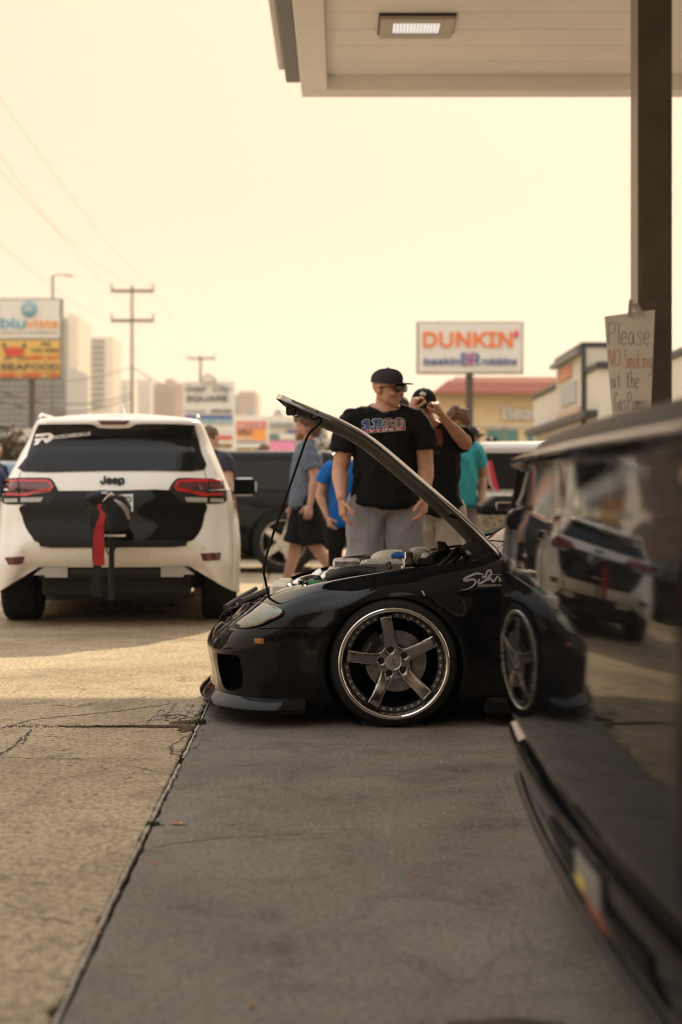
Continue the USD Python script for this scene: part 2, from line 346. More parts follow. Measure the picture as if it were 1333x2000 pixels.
# the broken corner: loose chips, weeds
M['chip'] = pm('chip', (0.34, 0.30, 0.25), 0.9, noise=.5, nscale=40)
chips = []
for i in range(240):
    t = RNG.random(); px = 285 + 125 * t; py = 1392 + (1 - t) * 14 - 16 * t + RNG.normal(0, 6) + (0 if t < .5 else 8)
    g = gp(px, py)
    if g[0] > JX - SH * g[1] - .02: continue
    r = RNG.uniform(.005, .02) * (.6 + .6 * t); m = trimesh.creation.icosphere(0); m.vertices = m.vertices * (r * RNG.uniform(.5, 1.2, 3) * [1, 1, .6]) * RNG.uniform(.8, 1.2, (len(m.vertices), 1))
    chips.append(T(m, (g[0], g[1], r * .25), rz=RNG.random() * 6))
single('loose_gravel', cat(chips), M['chip'], label='loose grey chips where the slab corner has broken up', category='gravel', kind='stuff', smooth=False)
M['soil'] = pm('soil', (0.085, 0.048, 0.028), 0.95, noise=.5, nscale=60, bump=.6, bscale=90)
sm = []
for (px, py, rx, ry) in [(385, 1412, .06, .05), (350, 1421, .14, .02), (300, 1421, .3, .006), (398, 1424, .03, .1), (340, 1400, .10, .04)]:
    g = gp(px, py); g[0] = min(g[0], JX - SH * g[1] - .012 - rx); m = trimesh.creation.icosphere(3); m.vertices *= [rx, ry, .010]; m.vertices += (meshkit.noise(m.vertices * 40 + 9)[:, None] - .5) * [.03, .03, .006]
    sm.append(T(m, (g[0], g[1], -.001)))
part(PAVE, 'packed_soil', cat(sm), M['soil'], smooth=60)
M['weed'] = leafmat('weed', (0.05, 0.07, 0.02), (0.11, 0.11, 0.04))
def weeds(spots, seed):
    r = np.random.default_rng(seed); V = []
    for (px, py, n, h, spread) in spots:
        g = gp(px, py)
        for _ in range(n):
            b = np.array([g[0] + r.normal(0, spread), g[1] + r.normal(0, spread), 0]); a = r.random() * 6.28; hh = h * r.uniform(.4, 1.1)
            d = np.array([np.cos(a), np.sin(a), 0]); t = np.cross(d, [0, 0, 1]); w = .0022
            p = [b, b + d * hh * .25 + [0, 0, hh * .7], b + d * hh * .8 + [0, 0, hh * .8]]
            V.append(trimesh.Trimesh([p[0] - t * w, p[0] + t * w, p[1] - t * w, p[1] + t * w, p[2]], [[0, 1, 3], [0, 3, 2], [2, 3, 4]], process=False))
    return cat(V)
single('weed_tuft', weeds([(391, 1412, 120, .022, .014), (384, 1414, 70, .018, .02)], 3), M['weed'], label='small green weed tuft in the broken slab corner beside the coupe lip', category='weed', smooth=False)
single('weed_tuft', weeds([(299, 1612, 60, .014, .01)], 4), M['weed'], label='tiny green weed in the joint beside the cigarette butt', category='weed', smooth=False)
single('dry_weeds', weeds([(x, 1420, 12, .010, .02) for x in range(20, 370, 14)], 5), leafmat('dry_weed', (0.12, 0.08, 0.04), (0.17, 0.13, 0.06)), label='thin dry weeds along the joint between the tan slabs', category='weeds', kind='stuff', smooth=False)

M['butt_filter'] = pm('butt_filter', (0.55, 0.22, 0.07), 0.8, noise=.3, nscale=200); M['butt_paper'] = pm('butt_paper', (0.6, 0.56, 0.5), 0.8); M['ash'] = pm('ash', (0.08, 0.075, 0.07), .9)
g = gp(347, 1612)
cb = thing('cigarette_butt', 'orange cigarette butt lying on the grey slab beside the pale joint', 'cigarette butt', (g[0], g[1], 0))
part(cb, 'filter', cyl((-.014, 0, .0042), (.008, .002, .0042), .0042, 12), M['butt_filter']); part(cb, 'paper', cyl((.008, .002, .0042), (.016, .0027, .004), .0040, 12), M['butt_paper']); part(cb, 'ash', cyl((.016, .0027, .004), (.0185, .003, .0037), .0034, 10), M['ash'])
for (px, py, lab, rz) in [(491, 1966, 'orange scrap of dry leaf on the grey slab near the bottom edge', 20), (811, 1710, 'small orange leaf scrap on the grey slab below the chrome wheel', 70), (304, 1689, 'tiny orange scrap on the grey slab next to the pale joint', 10), (192, 1822, 'small orange scrap lying on the pale joint itself', 40)]:
    g = gp(px, py); m = trimesh.creation.icosphere(2); m.vertices *= [.011, .006, .0018]; m.vertices[:, 2] += .9 * m.vertices[:, 0] ** 2 * 12
    single('leaf_scrap', T(m, (g[0], g[1], .002), rz=rz), pm(f'scrap_{px}', (0.42, 0.19, 0.07), .8, noise=.4, nscale=90), label=lab, category='leaf', smooth=40, group='scraps of dry leaf')
g = gp(985, 1998)
single('oil_stain', T(poly([(.11 * np.cos(a) * (1 + .15 * np.sin(3 * a)), .05 * np.sin(a) * (1 + .1 * np.cos(5 * a))) for a in np.linspace(0, 6.28, 40, endpoint=False)], .0012), (g[0], g[1] - .03, .0005)), pm('oil', (.045, .03, .022), .6), kind='structure', smooth=False)

gr_ = np.random.default_rng(21); grit = []
for i in range(420):
    Y = gr_.uniform(2.4, 7.5); X = gr_.uniform(-.26, .16) * Y; r = gr_.uniform(.0015, .0045); m = trimesh.creation.icosphere(0); m.vertices *= r * gr_.uniform(.6, 1.2, 3); grit.append(T(m, (X, Y, r * .4), rz=gr_.random() * 6))
single('grit', cat(grit), M['chip'], label='scattered specks of grit on the concrete', category='grit', kind='stuff', smooth=False)
# ---------------------------------------------------------------- canopy
M['soffit'] = pm('soffit', (0.87, 0.84, 0.79), 0.45, noise=.06, nscale=1.2)
M['soffit_trim'] = pm('soffit_trim', (0.88, 0.85, 0.80), 0.5, noise=.05, nscale=2)
M['fascia_grey'] = pm('fascia_grey', (0.20, 0.20, 0.21), 0.5)
M['sign_white'] = pm('sign_white', (0.72, 0.70, 0.66), 0.4)
M['post_brown'] = pm('post_brown', (0.075, 0.060, 0.052), 0.5, noise=.25, nscale=3)
can = thing('fuel_station_canopy', 'wide beige fuel station canopy with panelled underside above the black coupe', 'canopy', (0, 0, 0))
CX0, CX1, CY0, CY1, ZB, ZC = -.386, 9.0, -4.0, 13.99, 4.92, 5.065
w_ = .25
part(can, 'fascia', box((CX0, CY1 - w_, ZB), (CX1, CY1, 5.9), .01), M['soffit_trim'])
part(can, 'fascia', box((CX0, CY0, ZB), (CX1, CY0 + w_, 5.9), .01), M['soffit_trim'])
part(can, 'fascia', box((CX0, CY0 + w_ + .002, ZB), (CX0 + w_, CY1 - w_ - .002, 5.9), .01), M['soffit_trim'])
part(can, 'fascia', box((CX1 - w_, CY0 + w_ + .002, ZB), (CX1, CY1 - w_ - .002, 5.9), .01), M['soffit_trim'])
yy = CY1 - w_ - .004; 
while yy - .45 > CY0 + w_:
    part(can, 'ceiling_panel', box((CX0 + w_ + .003, yy - .445, ZC), (CX1 - w_ - .003, yy - .003, ZC + .03), .006), M['soffit'], smooth=False); yy -= .45
part(can, 'roof', box((CX0 + .05, CY0 + .05, 5.6), (CX1 - .05, CY1 - .05, 5.66)), M['fascia_grey'])
sgn = part(can, 'fascia_sign', box((CX0 - .145, 6.0, 4.985), (CX0 - .004, 13.72, 5.78), .01), M['fascia_grey'])
part(can, 'fascia_sign', box((CX0 - .215, 6.2, 5.07), (CX0 - .147, 13.6, 5.72), .015), M['sign_white'])
M['led'] = pm('led', (0.8, 0.8, 0.8), .4, emit=(1.0, 0.97, 0.94), es=.62)
M['lens_frame'] = pm('lens_frame', (0.45, 0.40, 0.35), .4)
lf = thing('canopy_light', 'square recessed light with bright strips in the canopy ceiling', 'ceiling light', (0.649, 12.22, ZC))
part(lf, 'trim', cat(box((-.33, -.27, -.02), (.33, .27, -.002), .004)), M['dark_metal'])
fr = poly([(-.315, -.255), (.315, -.255), (.315, .255), (-.315, .255)], .03, [[(-.21, -.15), (.21, -.15), (.21, .15), (-.21, .15)]])
part(lf, 'frame', T(fr, (0, 0, -.052)), M['lens_frame'])
part(lf, 'reflector', box((-.22, -.16, -.034), (.22, .16, -.024)), pm('reflector', (.42, .40, .38), .5))
for i in range(14):
    for j in range(3):
        part(lf, 'led_strip', box((-.2 + i * .029, -.14 + j * .095, -.044), (-.2 + i * .029 + .017, -.14 + j * .095 + .08, -.035)), M['led'], smooth=False)
po = thing('canopy_post', 'dark brown square steel post holding up the canopy behind the glossy black car', 'post', (2.28, 10.43, 0))
part(po, 'shaft', box((-.123, -.13, .02), (.123, .13, 5.06), .012), M['post_brown'])
part(po, 'base_plate', box((-.22, -.22, 0.0), (.22, .22, .02), .004), M['dark_metal'])
part(po, 'side_channel', box((-.129, -.125, .03), (-.1235, .125, 5.05), .002), pm('post_side', (.3, .25, .2), .45))
M['sticker'] = pm('sticker', (0.13, 0.11, 0.10), .5)
for (px, py, lw) in [(1300, 730, 16), (1282, 757, 14)]:
    q = P(px, py, 10.3); part(po, 'sticker', T(upright(text('PUMP', .018, True, .001)), (q[0] - 2.28 - .02, -.1315, q[2])), M['sticker'], smooth=False)
# hand-written notice
GL = {'P': [[(0, 0), (0, 1)], [(0, .95), (.4, 1), (.55, .75), (.35, .52), (0, .5)]], 'l': [[(.1, 1), (.1, 0)]],
      'e': [[(.02, .28), (.42, .34), (.36, .55), (.18, .58), (.03, .35), (.05, .1), (.22, 0), (.42, .08)]],
      'a': [[(.42, .5), (.2, .56), (.03, .3), (.12, .02), (.32, .1), (.42, .52), (.44, .1), (.52, .0)]],
      's': [[(.4, .5), (.22, .58), (.08, .45), (.34, .2), (.25, 0), (.02, .06)]], 'N': [[(0, 0), (.02, 1), (.45, 0), (.47, 1)]],
      'O': [[(.3, 1), (.05, .8), (.02, .25), (.25, 0), (.5, .25), (.52, .75), (.3, 1)]], 'S': [[(.42, .9), (.2, 1), (.05, .8), (.4, .35), (.3, 0), (.0, .08)]],
      'm': [[(0, .55), (.02, 0), (.02, .35), (.16, .55), (.24, .4), (.25, 0), (.25, .35), (.4, .55), (.48, .4), (.5, 0)]],
      'o': [[(.22, .56), (.03, .38), (.06, .06), (.25, 0), (.4, .2), (.38, .46), (.22, .56)]], 'k': [[(.02, 1), (.02, 0)], [(.4, .62), (.03, .3), (.42, 0)]],
      'i': [[(.1, .55), (.1, 0)], [(.09, .72), (.11, .76)]], 'n': [[(0, .55), (.02, 0), (.03, .38), (.22, .56), (.36, .4), (.38, 0)]],
      'g': [[(.4, .5), (.2, .56), (.03, .32), (.14, .06), (.38, .2), (.42, .54), (.4, -.25), (.22, -.42), (.03, -.3)]],
      't': [[(.18, .9), (.18, .1), (.32, 0)], [(0, .62), (.38, .64)]], 'h': [[(.02, 1), (.02, 0)], [(.03, .36), (.22, .56), (.36, .4), (.38, 0)]],
      'G': [[(.5, .85), (.3, 1), (.04, .7), (.06, .15), (.3, 0), (.48, .15), (.48, .42), (.3, .42)]],
      'u': [[(0, .55), (.03, .1), (.2, 0), (.36, .2), (.38, .55), (.38, 0)]], 'p': [[(.02, .55), (.02, -.4)], [(.03, .45), (.25, .56), (.4, .3), (.25, .02), (.03, .08)]]}
def script(word, x0, z0, h, w, r, slant=0.0):
    """word drawn as a round stroke in the xz plane at y = 0, fitted to the width w"""
    x = 0; S = []
    for ch in word:
        if ch == ' ': x += .4; continue
        q = [np.array(st, float) + [x, 0] for st in GL[ch]]; S += q; x = max(p[:, 0].max() for p in q) + .17
    k = w / (x - .17); out = []
    for st in S:
        p = np.column_stack([st[:, 0] * k + slant * st[:, 1] * h, np.zeros(len(st)), st[:, 1] * h]); p = spline(p, 4) if len(p) > 2 else p
        out.append(tube(p + [x0, 0, z0], r, 5))
    m = cat(out); m.vertices[:, 1] *= .25; return m
M['card'] = pm('card', (0.62, 0.60, 0.56), .8, noise=.05, nscale=3); M['pen_black'] = pm('pen_black', (.20, .185, .19), .6); M['pen_red'] = pm('pen_red', (.56, .24, .20), .6); M['tape'] = pm('tape', (.45, .44, .42), .35, metal=.5, noise=.3, nscale=40)
q = P(1233, 700, 10.12); NS = 10.12 / F
nt = thing('paper_notice', 'white hand-lettered card taped to the canopy post asking for no smoking', 'notice', (q[0], 10.2, EYE - (820 - HZ) * NS))
def npx(px, py): return np.array([(px - 1233) * NS, (820 - py) * NS])
c4 = [npx(1184, 616), npx(1283, 603), npx(1274, 835), npx(1199, 835)]
nu, nv = 14, 24; V = []
for j in range(nv + 1):
    t = j / nv; a = c4[0] * (1 - t) + c4[3] * t; b = c4[1] * (1 - t) + c4[2] * t
    s_ = np.linspace(0, 1, nu + 1)[:, None]; row = a * (1 - s_) + b * s_
    yv = -.03 - .02 * np.sin(np.pi * s_[:, 0]) * t - .05 * (1 - s_[:, 0]) * t * t
    V.append(np.column_stack([row[:, 0], yv, row[:, 1]]))
sheet = rings(V, closed_u=False, cap=False)
if sheet.face_normals[:, 1].mean() > 0: sheet.invert()
back_ = sheet.copy(); back_.vertices += [0, .002, 0]; back_.invert()
pr = part(nt, 'card', cat(sheet, back_), M['card'], smooth=60)
def on_card(word, px0, px1, pyb, hpx, mat, slant=0.0):
    a = npx(px0, pyb); b = npx(px1, pyb)
    m = script(word, a[0], a[1], hpx * NS, b[0] - a[0], .0026, slant)
    part(nt, 'writing', drape(m, sheet, (0, 1, 0), .0005), mat, smooth=60)
on_card('Please', 1192, 1271, 672, 44, M['pen_black']); on_card('NO', 1190, 1212, 714, 34, M['pen_red'], .1); on_card('Smoking', 1222, 1276, 718, 36, M['pen_red'])
on_card('at', 1196, 1214, 757, 32, M['pen_black']); on_card('the', 1226, 1250, 757, 34, M['pen_black']); on_card('Gas', 1202, 1224, 802, 36, M['pen_black']); on_card('Pumps', 1228, 1268, 802, 36, M['pen_black'])
tp = npx(1243, 600)
part(nt, 'tape', T(box((-.018, -.006, -.06), (.012, 0, .06), .001), (tp[0] - .03, -.045, tp[1]), ry=.1), M['tape']); part(nt, 'tape', T(box((-.02, -.006, -.05), (.02, 0, .05), .001), (tp[0] + .02, -.052, tp[1] - .01), ry=-.6), M['tape'])

# the shop of the station, behind the viewer: what the dark paint mirrors
M['shop_brick'] = pm('shop_brick', (.13, .085, .065), .85, noise=.3, nscale=3); M['shop_trim'] = pm('shop_trim', (.30, .28, .26), .6)
shp = thing('station_shop', 'brown brick station shop behind the viewer', 'shop', (2, -7, 0))
part(shp, 'wall', box((-14, -6, 0), (14, 0, 5.4), .02), M['shop_brick']); part(shp, 'parapet', box((-14.2, -6.2, 5.402), (14.2, .2, 6.2), .03), M['shop_trim'])
for i in range(6):
    w = part(shp, 'window', box((-12.5 + 4.1 * i, .004, .5), (-9.3 + 4.1 * i, .04, 3.0)), M['dark_glass']); part(w, 'frame', box((-12.6 + 4.1 * i, .002, .42), (-9.2 + 4.1 * i, .055, .498)), M['shop_trim'])
# ================================================================ vehicles: tools
def sstep(a, b, x): t = np.clip((np.asarray(x, float) - a) / (b - a), 0, 1); return t * t * (3 - 2 * t)
def outline(x0, x1, w, bow0=.03, rx0=.3, ry0=.3, bow1=.03, rx1=.2, ry1=.25, ns=60, nn=12, nc=12):
    """half outline (y >= 0) from the x0 end's middle to the x1 end's middle"""
    q = []
    for k in range(nn): t = k / nn; q.append((x0 + bow0 * t * t, (w - ry0) * t))
    for k in range(nc): a = k / nc * np.pi / 2; q.append((x0 + bow0 + rx0 * (1 - np.cos(a)), w - ry0 + ry0 * np.sin(a)))
    a, b = x0 + bow0 + rx0, x1 - bow1 - rx1
    for k in range(ns): q.append((a + (b - a) * k / ns, w))
    for k in range(nc): t = k / nc * np.pi / 2; q.append((b + rx1 * np.sin(t), w - ry1 + ry1 * np.cos(t)))
    for k in range(nn + 1): t = 1 - k / nn; q.append((x1 - bow1 * t * t, (w - ry1) * t))
    return np.array(q)
def ringbody(levels, zfn=None, wfn=None, crown=0.0, **kw):
    """levels: dicts z/t, x0, x1, w, ... -> closed body. zfn(x, y, t) gives z; wfn(x, z, t) scales the half width"""
    V = []
    for L in levels:
        o = {**kw, **{k: v for k, v in L.items() if k != 'z'}}
        h = outline(**o)
        z = np.full(len(h), L['z']) if zfn is None else zfn(h[:, 0], h[:, 1], L['z'])
        y = h[:, 1].copy()
        if wfn is not None: y = y + wfn(h[:, 0], z, L['z']) * sstep(.5, .95, h[:, 1] / o['w'])
        full = np.vstack([np.column_stack([h[:, 0], y, z]), np.column_stack([h[-2:0:-1, 0], -y[-2:0:-1], z[-2:0:-1]])])
        V.append(full)
    n = len(V[0]); H = len(outline(**{**kw, **{k: v for k, v in levels[0].items() if k != 'z'}}))
    m = rings(V, cap=False)
    # caps: strips between mirrored points
    f = []
    def cap(off, flip):
        for i in range(1, H - 1):
            a, b = off + i, off + (n - i) % n; c, d = off + i + 1, off + (n - i - 1) % n
            tri = [[a, c, b]] if (i == 0) else []
            if i < H - 2: tri += [[a, c, d], [a, d, b]]
            else: tri += [[a, off + H - 1, b]]
            f.extend([t[::-1] for t in tri] if flip else tri)
        f.append([off, off + 1, off + n - 1][::-1] if flip else [off, off + 1, off + n - 1])
    # finer crowned cap on the top
    cap(0, False); cap((len(V) - 1) * n, True)
    m = trimesh.Trimesh(m.vertices, np.vstack([m.faces, f]), process=False); m.fix_normals()
    if crown:
        top = V[-1]; rows = []
        for i in range(1, H - 1):
            a, b = top[i], top[n - i]; s = np.linspace(0, 1, 13)[:, None]; r = a + (b - a) * s; r[:, 2] += crown * (1 - (2 * s[:, 0] - 1) ** 2) * min(1, (top[i][1] / top[:, 1].max()) * 1.0); rows.append(r)
        g = rings(rows, closed_u=False, cap=False)
        if g.face_normals[:, 2].mean() < 0: g.invert()
        m = cat(m, g)
    return m
def cylY(x, z, r, y0, y1, n=48):
    return to_mf(T(lathe([(0, y0), (r, y0), (r, y1), (0, y1)], n, 'z'), rx=-np.pi / 2)).translate((x, 0, z)) if False else Manifold.cylinder(abs(y1 - y0), r, r, n).rotate((-90, 0, 0)).translate((x, min(y0, y1), z))
class Frame:
    """a thing's place in the world, to bring traced outlines into its own coordinates"""
    def __init__(s, loc, rz=0.0, k=1.0):
        s.k = k
        s.loc = np.array(loc, float); a = math.radians(rz); s.R = np.array([[math.cos(a), -math.sin(a), 0], [math.sin(a), math.cos(a), 0], [0, 0, 1]])
    def inv(s, p): return (np.asarray(p, float) - s.loc) @ s.R / s.k
    def px(s, px, py, Y): return s.inv(P(px, py, Y))
    def rays(s, pix):
        pix = np.asarray(pix, float); d = np.column_stack([(pix[:, 0] - 666.5) / F, np.ones(len(pix)), -(pix[:, 1] - HZ) / F])
        return np.tile(s.inv([0, 0, EYE]), (len(pix), 1)), (d / np.linalg.norm(d, axis=1, keepdims=True)) @ s.R
def cast(fr, pix, target):
    o, d = fr.rays(pix); loc, ri, _ = target.ray.intersects_location(o, d, multiple_hits=False)
    t = np.full(len(o), np.nan); t[ri] = np.linalg.norm(loc - o[ri], axis=1)
    if np.isnan(t).any():
        ok = ~np.isnan(t)
        from scipy.spatial import cKDTree
        q = np.asarray(pix, float); t[~ok] = t[ok][cKDTree(q[ok]).query(q[~ok])[1]]
    return o, d, t
def traced(fr, outline_px, target, lift=.003, depth=.012, bulge=0.0, fall=10.0, size=7.0, holes=()):
    """a panel on the target's surface whose outline is the one seen in the photograph; a closed solid with real thickness"""
    g = sg.Polygon(outline_px, holes) if not isinstance(outline_px, (sg.Polygon, sg.MultiPolygon)) else outline_px
    if not g.is_valid: g = g.buffer(0)
    out = []
    for q in getattr(g, 'geoms', [g]):
        m = trimesh.creation.extrude_polygon(q, 1.0, engine='earcut'); v = m.vertices.copy()
        v[:, 2] *= .01; m = dense(trimesh.Trimesh(v, m.faces), size); top = m.vertices[:, 2] > .005
        pix = m.vertices[:, :2]; o, d, t = cast(fr, pix, target)
        l = np.full(len(pix), lift)
        if bulge:
            dist = shapely.distance(q.boundary, shapely.points(pix)); l = l + bulge * (1 - np.exp(-dist / fall))
        t = np.where(top, t - l, t + depth); m = trimesh.Trimesh(o + d * t[:, None], m.faces, process=False); m.fix_normals(); out.append(m)
    return cat(out)
def stroke_px(lines, w):
    return shapely.union_all([sg.LineString(l).buffer(w / 2 if np.ndim(w) == 0 else w[i] / 2, cap_style='round') for i, l in enumerate(lines)])
def text_px(s, x0, x1, yb, h, bold=True, slope=0.0, skew=0.0):
    """lettering as a pixel-space polygon set"""
    m = text(s, h, bold, 1.0); v = m.vertices; v[:, 0] -= v[:, 0].min(); v[:, 0] *= (x1 - x0) / v[:, 0].max()
    f = m.faces[(np.abs(m.face_normals[:, 2] - 1) < .01)]
    return shapely.union_all([sg.Polygon([(x0 + p[0] + skew * p[1], yb - p[1] + slope * p[0]) for p in v[t]]) for t in f]).buffer(.05)
def wheel_simple(fr_parent, name, R, w, rim, mats, spokes=5, face=-1, label=None):
    """parts for a plain road wheel in local coordinates: returns dict of meshes, axis y, outer face towards face*y"""
    tyre = lathe([(rim, -w / 2), (R - .03, -w / 2), (R - .006, -w / 2 + .02), (R, -w / 2 + .045), (R, w / 2 - .045), (R - .006, w / 2 - .02), (R - .03, w / 2), (rim, w / 2), (rim - .02, w / 2 - .02), (rim - .02, -w / 2 + .02)], 48, 'y', closed=True)
    rimm = lathe([(rim + .004, w / 2 - .006), (rim - .012, w / 2 - .004), (rim - .03, w / 2 - .05), (rim - .05, -w / 2 + .02), (rim - .03, -w / 2 + .02)], 48, 'y')
    q = [sg.Point(0, 0).buffer(rim * .28)]
    for k in range(spokes):
        a = k / spokes * 2 * np.pi; d = np.array([np.cos(a), np.sin(a)]); n = np.array([-d[1], d[0]])
        q.append(sg.Polygon([d * .02 + n * rim * .17, d * (rim - .012) + n * rim * .13, d * (rim - .012) - n * rim * .13, d * .02 - n * rim * .17]))
    sp = shapely.union_all(q).buffer(-.008).buffer(.008)
    spk = T(poly(sp.exterior.coords, .03), (0, 0, w / 2 - .06)); spk = T(spk, rx=np.pi / 2)
    back = T(lathe([(0, w / 2 - .09), (rim - .03, w / 2 - .09), (rim - .03, w / 2 - .12), (0, w / 2 - .12)], 32, 'y'))
    ms = dict(tyre=tyre, rim=rimm, spokes=spk, brake=back)
    if face > 0:
        for k in ms: ms[k] = T(ms[k], rz=np.pi)
    return ms
# ================================================================ the black coupe with its bonnet up
FC = Frame((-0.655, 7.03, 0))
car = thing('black_coupe', 'low glossy black coupe with its bonnet propped open and a deep chrome-lipped wheel', 'car', FC.loc)
WX, WZ, WX2 = .885, .278, 3.41
zt_x = [0, .12, .22, .33, .615, .93, 1.35, 1.7, 2.6, 3.6, 4.3, 4.45]; zt_z = [.44, .47, .512, .556, .631, .681, .728, .765, .81, .84, .83, .80]
from scipy.interpolate import PchipInterpolator
ZT = PchipInterpolator(zt_x, zt_z)
def ZB(x): return .085 + .02 * sstep(.5, 1.2, x) + .08 * sstep(3.7, 4.4, x)
def czf(x, y, t): xx = np.clip(x, 0, 4.45); return ZB(xx) + t * (ZT(xx) - ZB(xx))
def cwf(x, z, t):
    e = np.zeros_like(x)
    for wx in (WX, WX2):
        r = np.hypot(x - wx, z - WZ); e += .022 * np.exp(-((r - .325) / .05) ** 2) * (z > .15)
    # waist crease
    zc = ZT(np.clip(x, 0, 4.45)) - .105
    e += .008 * np.exp(-((z - zc) / .022) ** 2) * sstep(.35, .6, x) * (1 - sstep(1.6, 2.2, x))
    # sucked-in panel behind the front wheel
    e -= .03 * np.exp(-((x - 1.55) / .35) ** 2) * np.exp(-((z - .38) / .16) ** 2)
    return e
nose = PchipInterpolator([0, .08, .2, .3, .45, .62, .72, .80, .87, .93, 1.0], [.03, .014, .022, .020, .008, .0, .012, .035, .08, .14, .22])
inset = PchipInterpolator([0, .05, .15, .3, .6, .78, .88, .94, 1.0], [.05, .02, .01, .0, .0, .018, .05, .09, .155])
lv = [dict(z=t, x0=float(nose(t)), x1=4.45 - float(nose(t)) * .7, w=.845 - float(inset(t)), rx0=.33, ry0=.39, bow0=.055, rx1=.3, ry1=.35, bow1=.05) for t in
      np.concatenate([np.linspace(0, .75, 22), np.linspace(.78, 1, 15)])]
body = ringbody(lv, czf, cwf, ns=150, nn=14, nc=18)
bm = to_mf(body)
for wx in (WX, WX2):
    bm = bm - cylY(wx, WZ - .012, .303, -1.2, -.50) - cylY(wx, WZ - .012, .303, .50, 1.2)
bay = Manifold.extrude(__import__('manifold3d').CrossSection([np.array([(.24, -.30), (.30, -.46), (.44, -.60), (.62, -.655), (1.40, -.665), (1.40, .665), (.62, .655), (.44, .60), (.30, .46), (.24, .30)])]), .6).translate((0, 0, .36))
bm = bm - bay
# side duct in the bumper and the open mouth between
DU = spline([(424, 1276), (448, 1279), (466, 1283), (473, 1296), (475, 1325), (471, 1342), (455, 1349), (440, 1345), (431, 1322), (426, 1298), (424, 1276)], 4)[:-1]
C0 = to_tm(bm); C0 = trimesh.Trimesh(C0.vertices, C0.faces)
dz = traced(FC, DU, C0, .06, .17, size=5)
bm = bm - to_mf(dz) - to_mf((lambda q: (q.invert(), q)[1])(trimesh.Trimesh(dz.vertices * [1, -1, 1], dz.faces)))
mouth = Manifold.hull_points(np.array([(-.2, -.22, .17), (-.2, .22, .17), (-.2, .24, .33), (-.2, -.24, .33), (.2, -.2, .18), (.2, .2, .18), (.2, .2, .32), (.2, -.2, .32)]))
bm = bm - mouth
cbody = to_tm(bm)
part(car, 'body', cbody, M['black_paint'], smooth=32)
CB = trimesh.Trimesh(cbody.vertices, cbody.faces)
# splitter lip round the nose
lipo = outline(.0, 4.4, .845, bow0=.055, rx0=.35, ry0=.39, nn=16, nc=20, ns=40)
keep = lipo[:, 0] < .56
hp = lipo[keep]
full = np.vstack([hp[::-1] * [1, -1], hp[1:]])
tx = np.gradient(full, axis=0); nr = np.column_stack([tx[:, 1], -tx[:, 0]]); nr /= np.linalg.norm(nr, axis=1, keepdims=True)
if nr[len(nr) // 2][0] > 0: nr = -nr
e = (.012 + .020 * sstep(.56, .3, full[:, 0]))[:, None]
sec = []
for k in range(len(full)):
    p, n_, ee = full[k], nr[k], e[k, 0]
    q = [(-.045, .145), (-.012, .125), (ee * .55, .10), (ee, .088), (ee + .004, .080), (ee + .002, .073), (ee - .01, .070), (ee - .03, .058), (-.03, .055), (-.06, .07)]
    sec.append(np.array([[*(p + n_ * a), z] for a, z in q]))
lip = rings(sec, closed_u=True, cap=True); lip.fix_normals()
part(car, 'front_lip', lip, M['black_paint'], smooth=40)
# panel gaps: bumper to fender line, drawn as thin recessed strips
M['gap'] = pm('gap', (.001, .001, .001), .9, spec=0)
part(car, 'panel_gap', traced(FC, stroke_px([[(505, 1228), (560, 1226.5), (640, 1227), (668, 1222)]], 1.6), CB, .0012, .004, size=5), M['gap'], smooth=False)
# headlight: housing, projector, clear lens
M['lamp_dark'] = pm('lamp_dark', (.02, .02, .022), .25, metal=.6)
M['lens_film'] = usdkit.material(stage, '/World/Looks/lens_film', {
    'f': ('fresnel', {'IOR': 1.55}), 'fa': ('math', {'math_type': 'multiply_add', 'value2': 1.3, 'value3': .12, 'use_clamp': True}), 't': ('transparent_bsdf', {'color': (.85, .84, .8)}),
    'g': ('principled_bsdf', {'metallic': 1.0, 'base_color': (.8, .8, .78), 'roughness': .05, 'thin_film_thickness': 420.0, 'thin_film_ior': 1.5}), 'm': ('mix_closure', {})},
    [('f.fac', 'fa.value1'), ('fa.value', 'm.fac'), ('t.BSDF', 'm.closure1'), ('g.BSDF', 'm.closure2')], surface='m.closure')
HL = spline([(430, 1208), (436, 1197), (452, 1187), (478, 1179.5), (503, 1177), (525, 1180), (545, 1188), (555, 1194.5), (548, 1203), (530, 1212), (508, 1221), (483, 1226), (458, 1226), (440, 1220), (430, 1208)], 5)[:-1]
hl = sg.Polygon(HL)
hs = part(car, 'headlight', traced(FC, hl.buffer(1.2), CB, .003, .01, size=4), M['black_plastic'], smooth=40)
part(hs, 'reflector', traced(FC, hl.buffer(-5), CB, .006, .004, bulge=-.002, size=4), pm('lamp_reflector', (.24, .235, .225), .16, metal=.95, rnoise=.1, nscale=30, bump=.25, bscale=26), smooth=40)
part(hs, 'bezel', traced(FC, sg.Polygon(HL).buffer(-3).difference(shapely.union_all([sg.Point(498, 1202).buffer(22), sg.Point(455, 1206).buffer(12.5)])), CB, .009, .004, size=4), M['lamp_dark'], smooth=40)
part(hs, 'projector', traced(FC, sg.Point(498, 1202).buffer(11), CB, .010, .003, bulge=.012, fall=8, size=2.5), M['dark_glass'], smooth=60)
part(hs, 'lens', traced(FC, hl, CB, .012, .0, bulge=.026, fall=14, size=3.5), M['lens_film'], smooth=60)
part(car, 'side_marker', traced(FC, sg.Polygon([(497, 1246), (516, 1248), (515, 1258), (498, 1256)]), CB, .002, .004), M['amber_lens'])
mir = lambda m: (lambda q: (q.invert(), q)[1])(trimesh.Trimesh(m.vertices * [1, -1, 1], m.faces, process=False))
hs2 = part(car, 'headlight', mir(traced(FC, hl.buffer(1.2), CB, .003, .01, size=6)), M['black_plastic'], smooth=40)
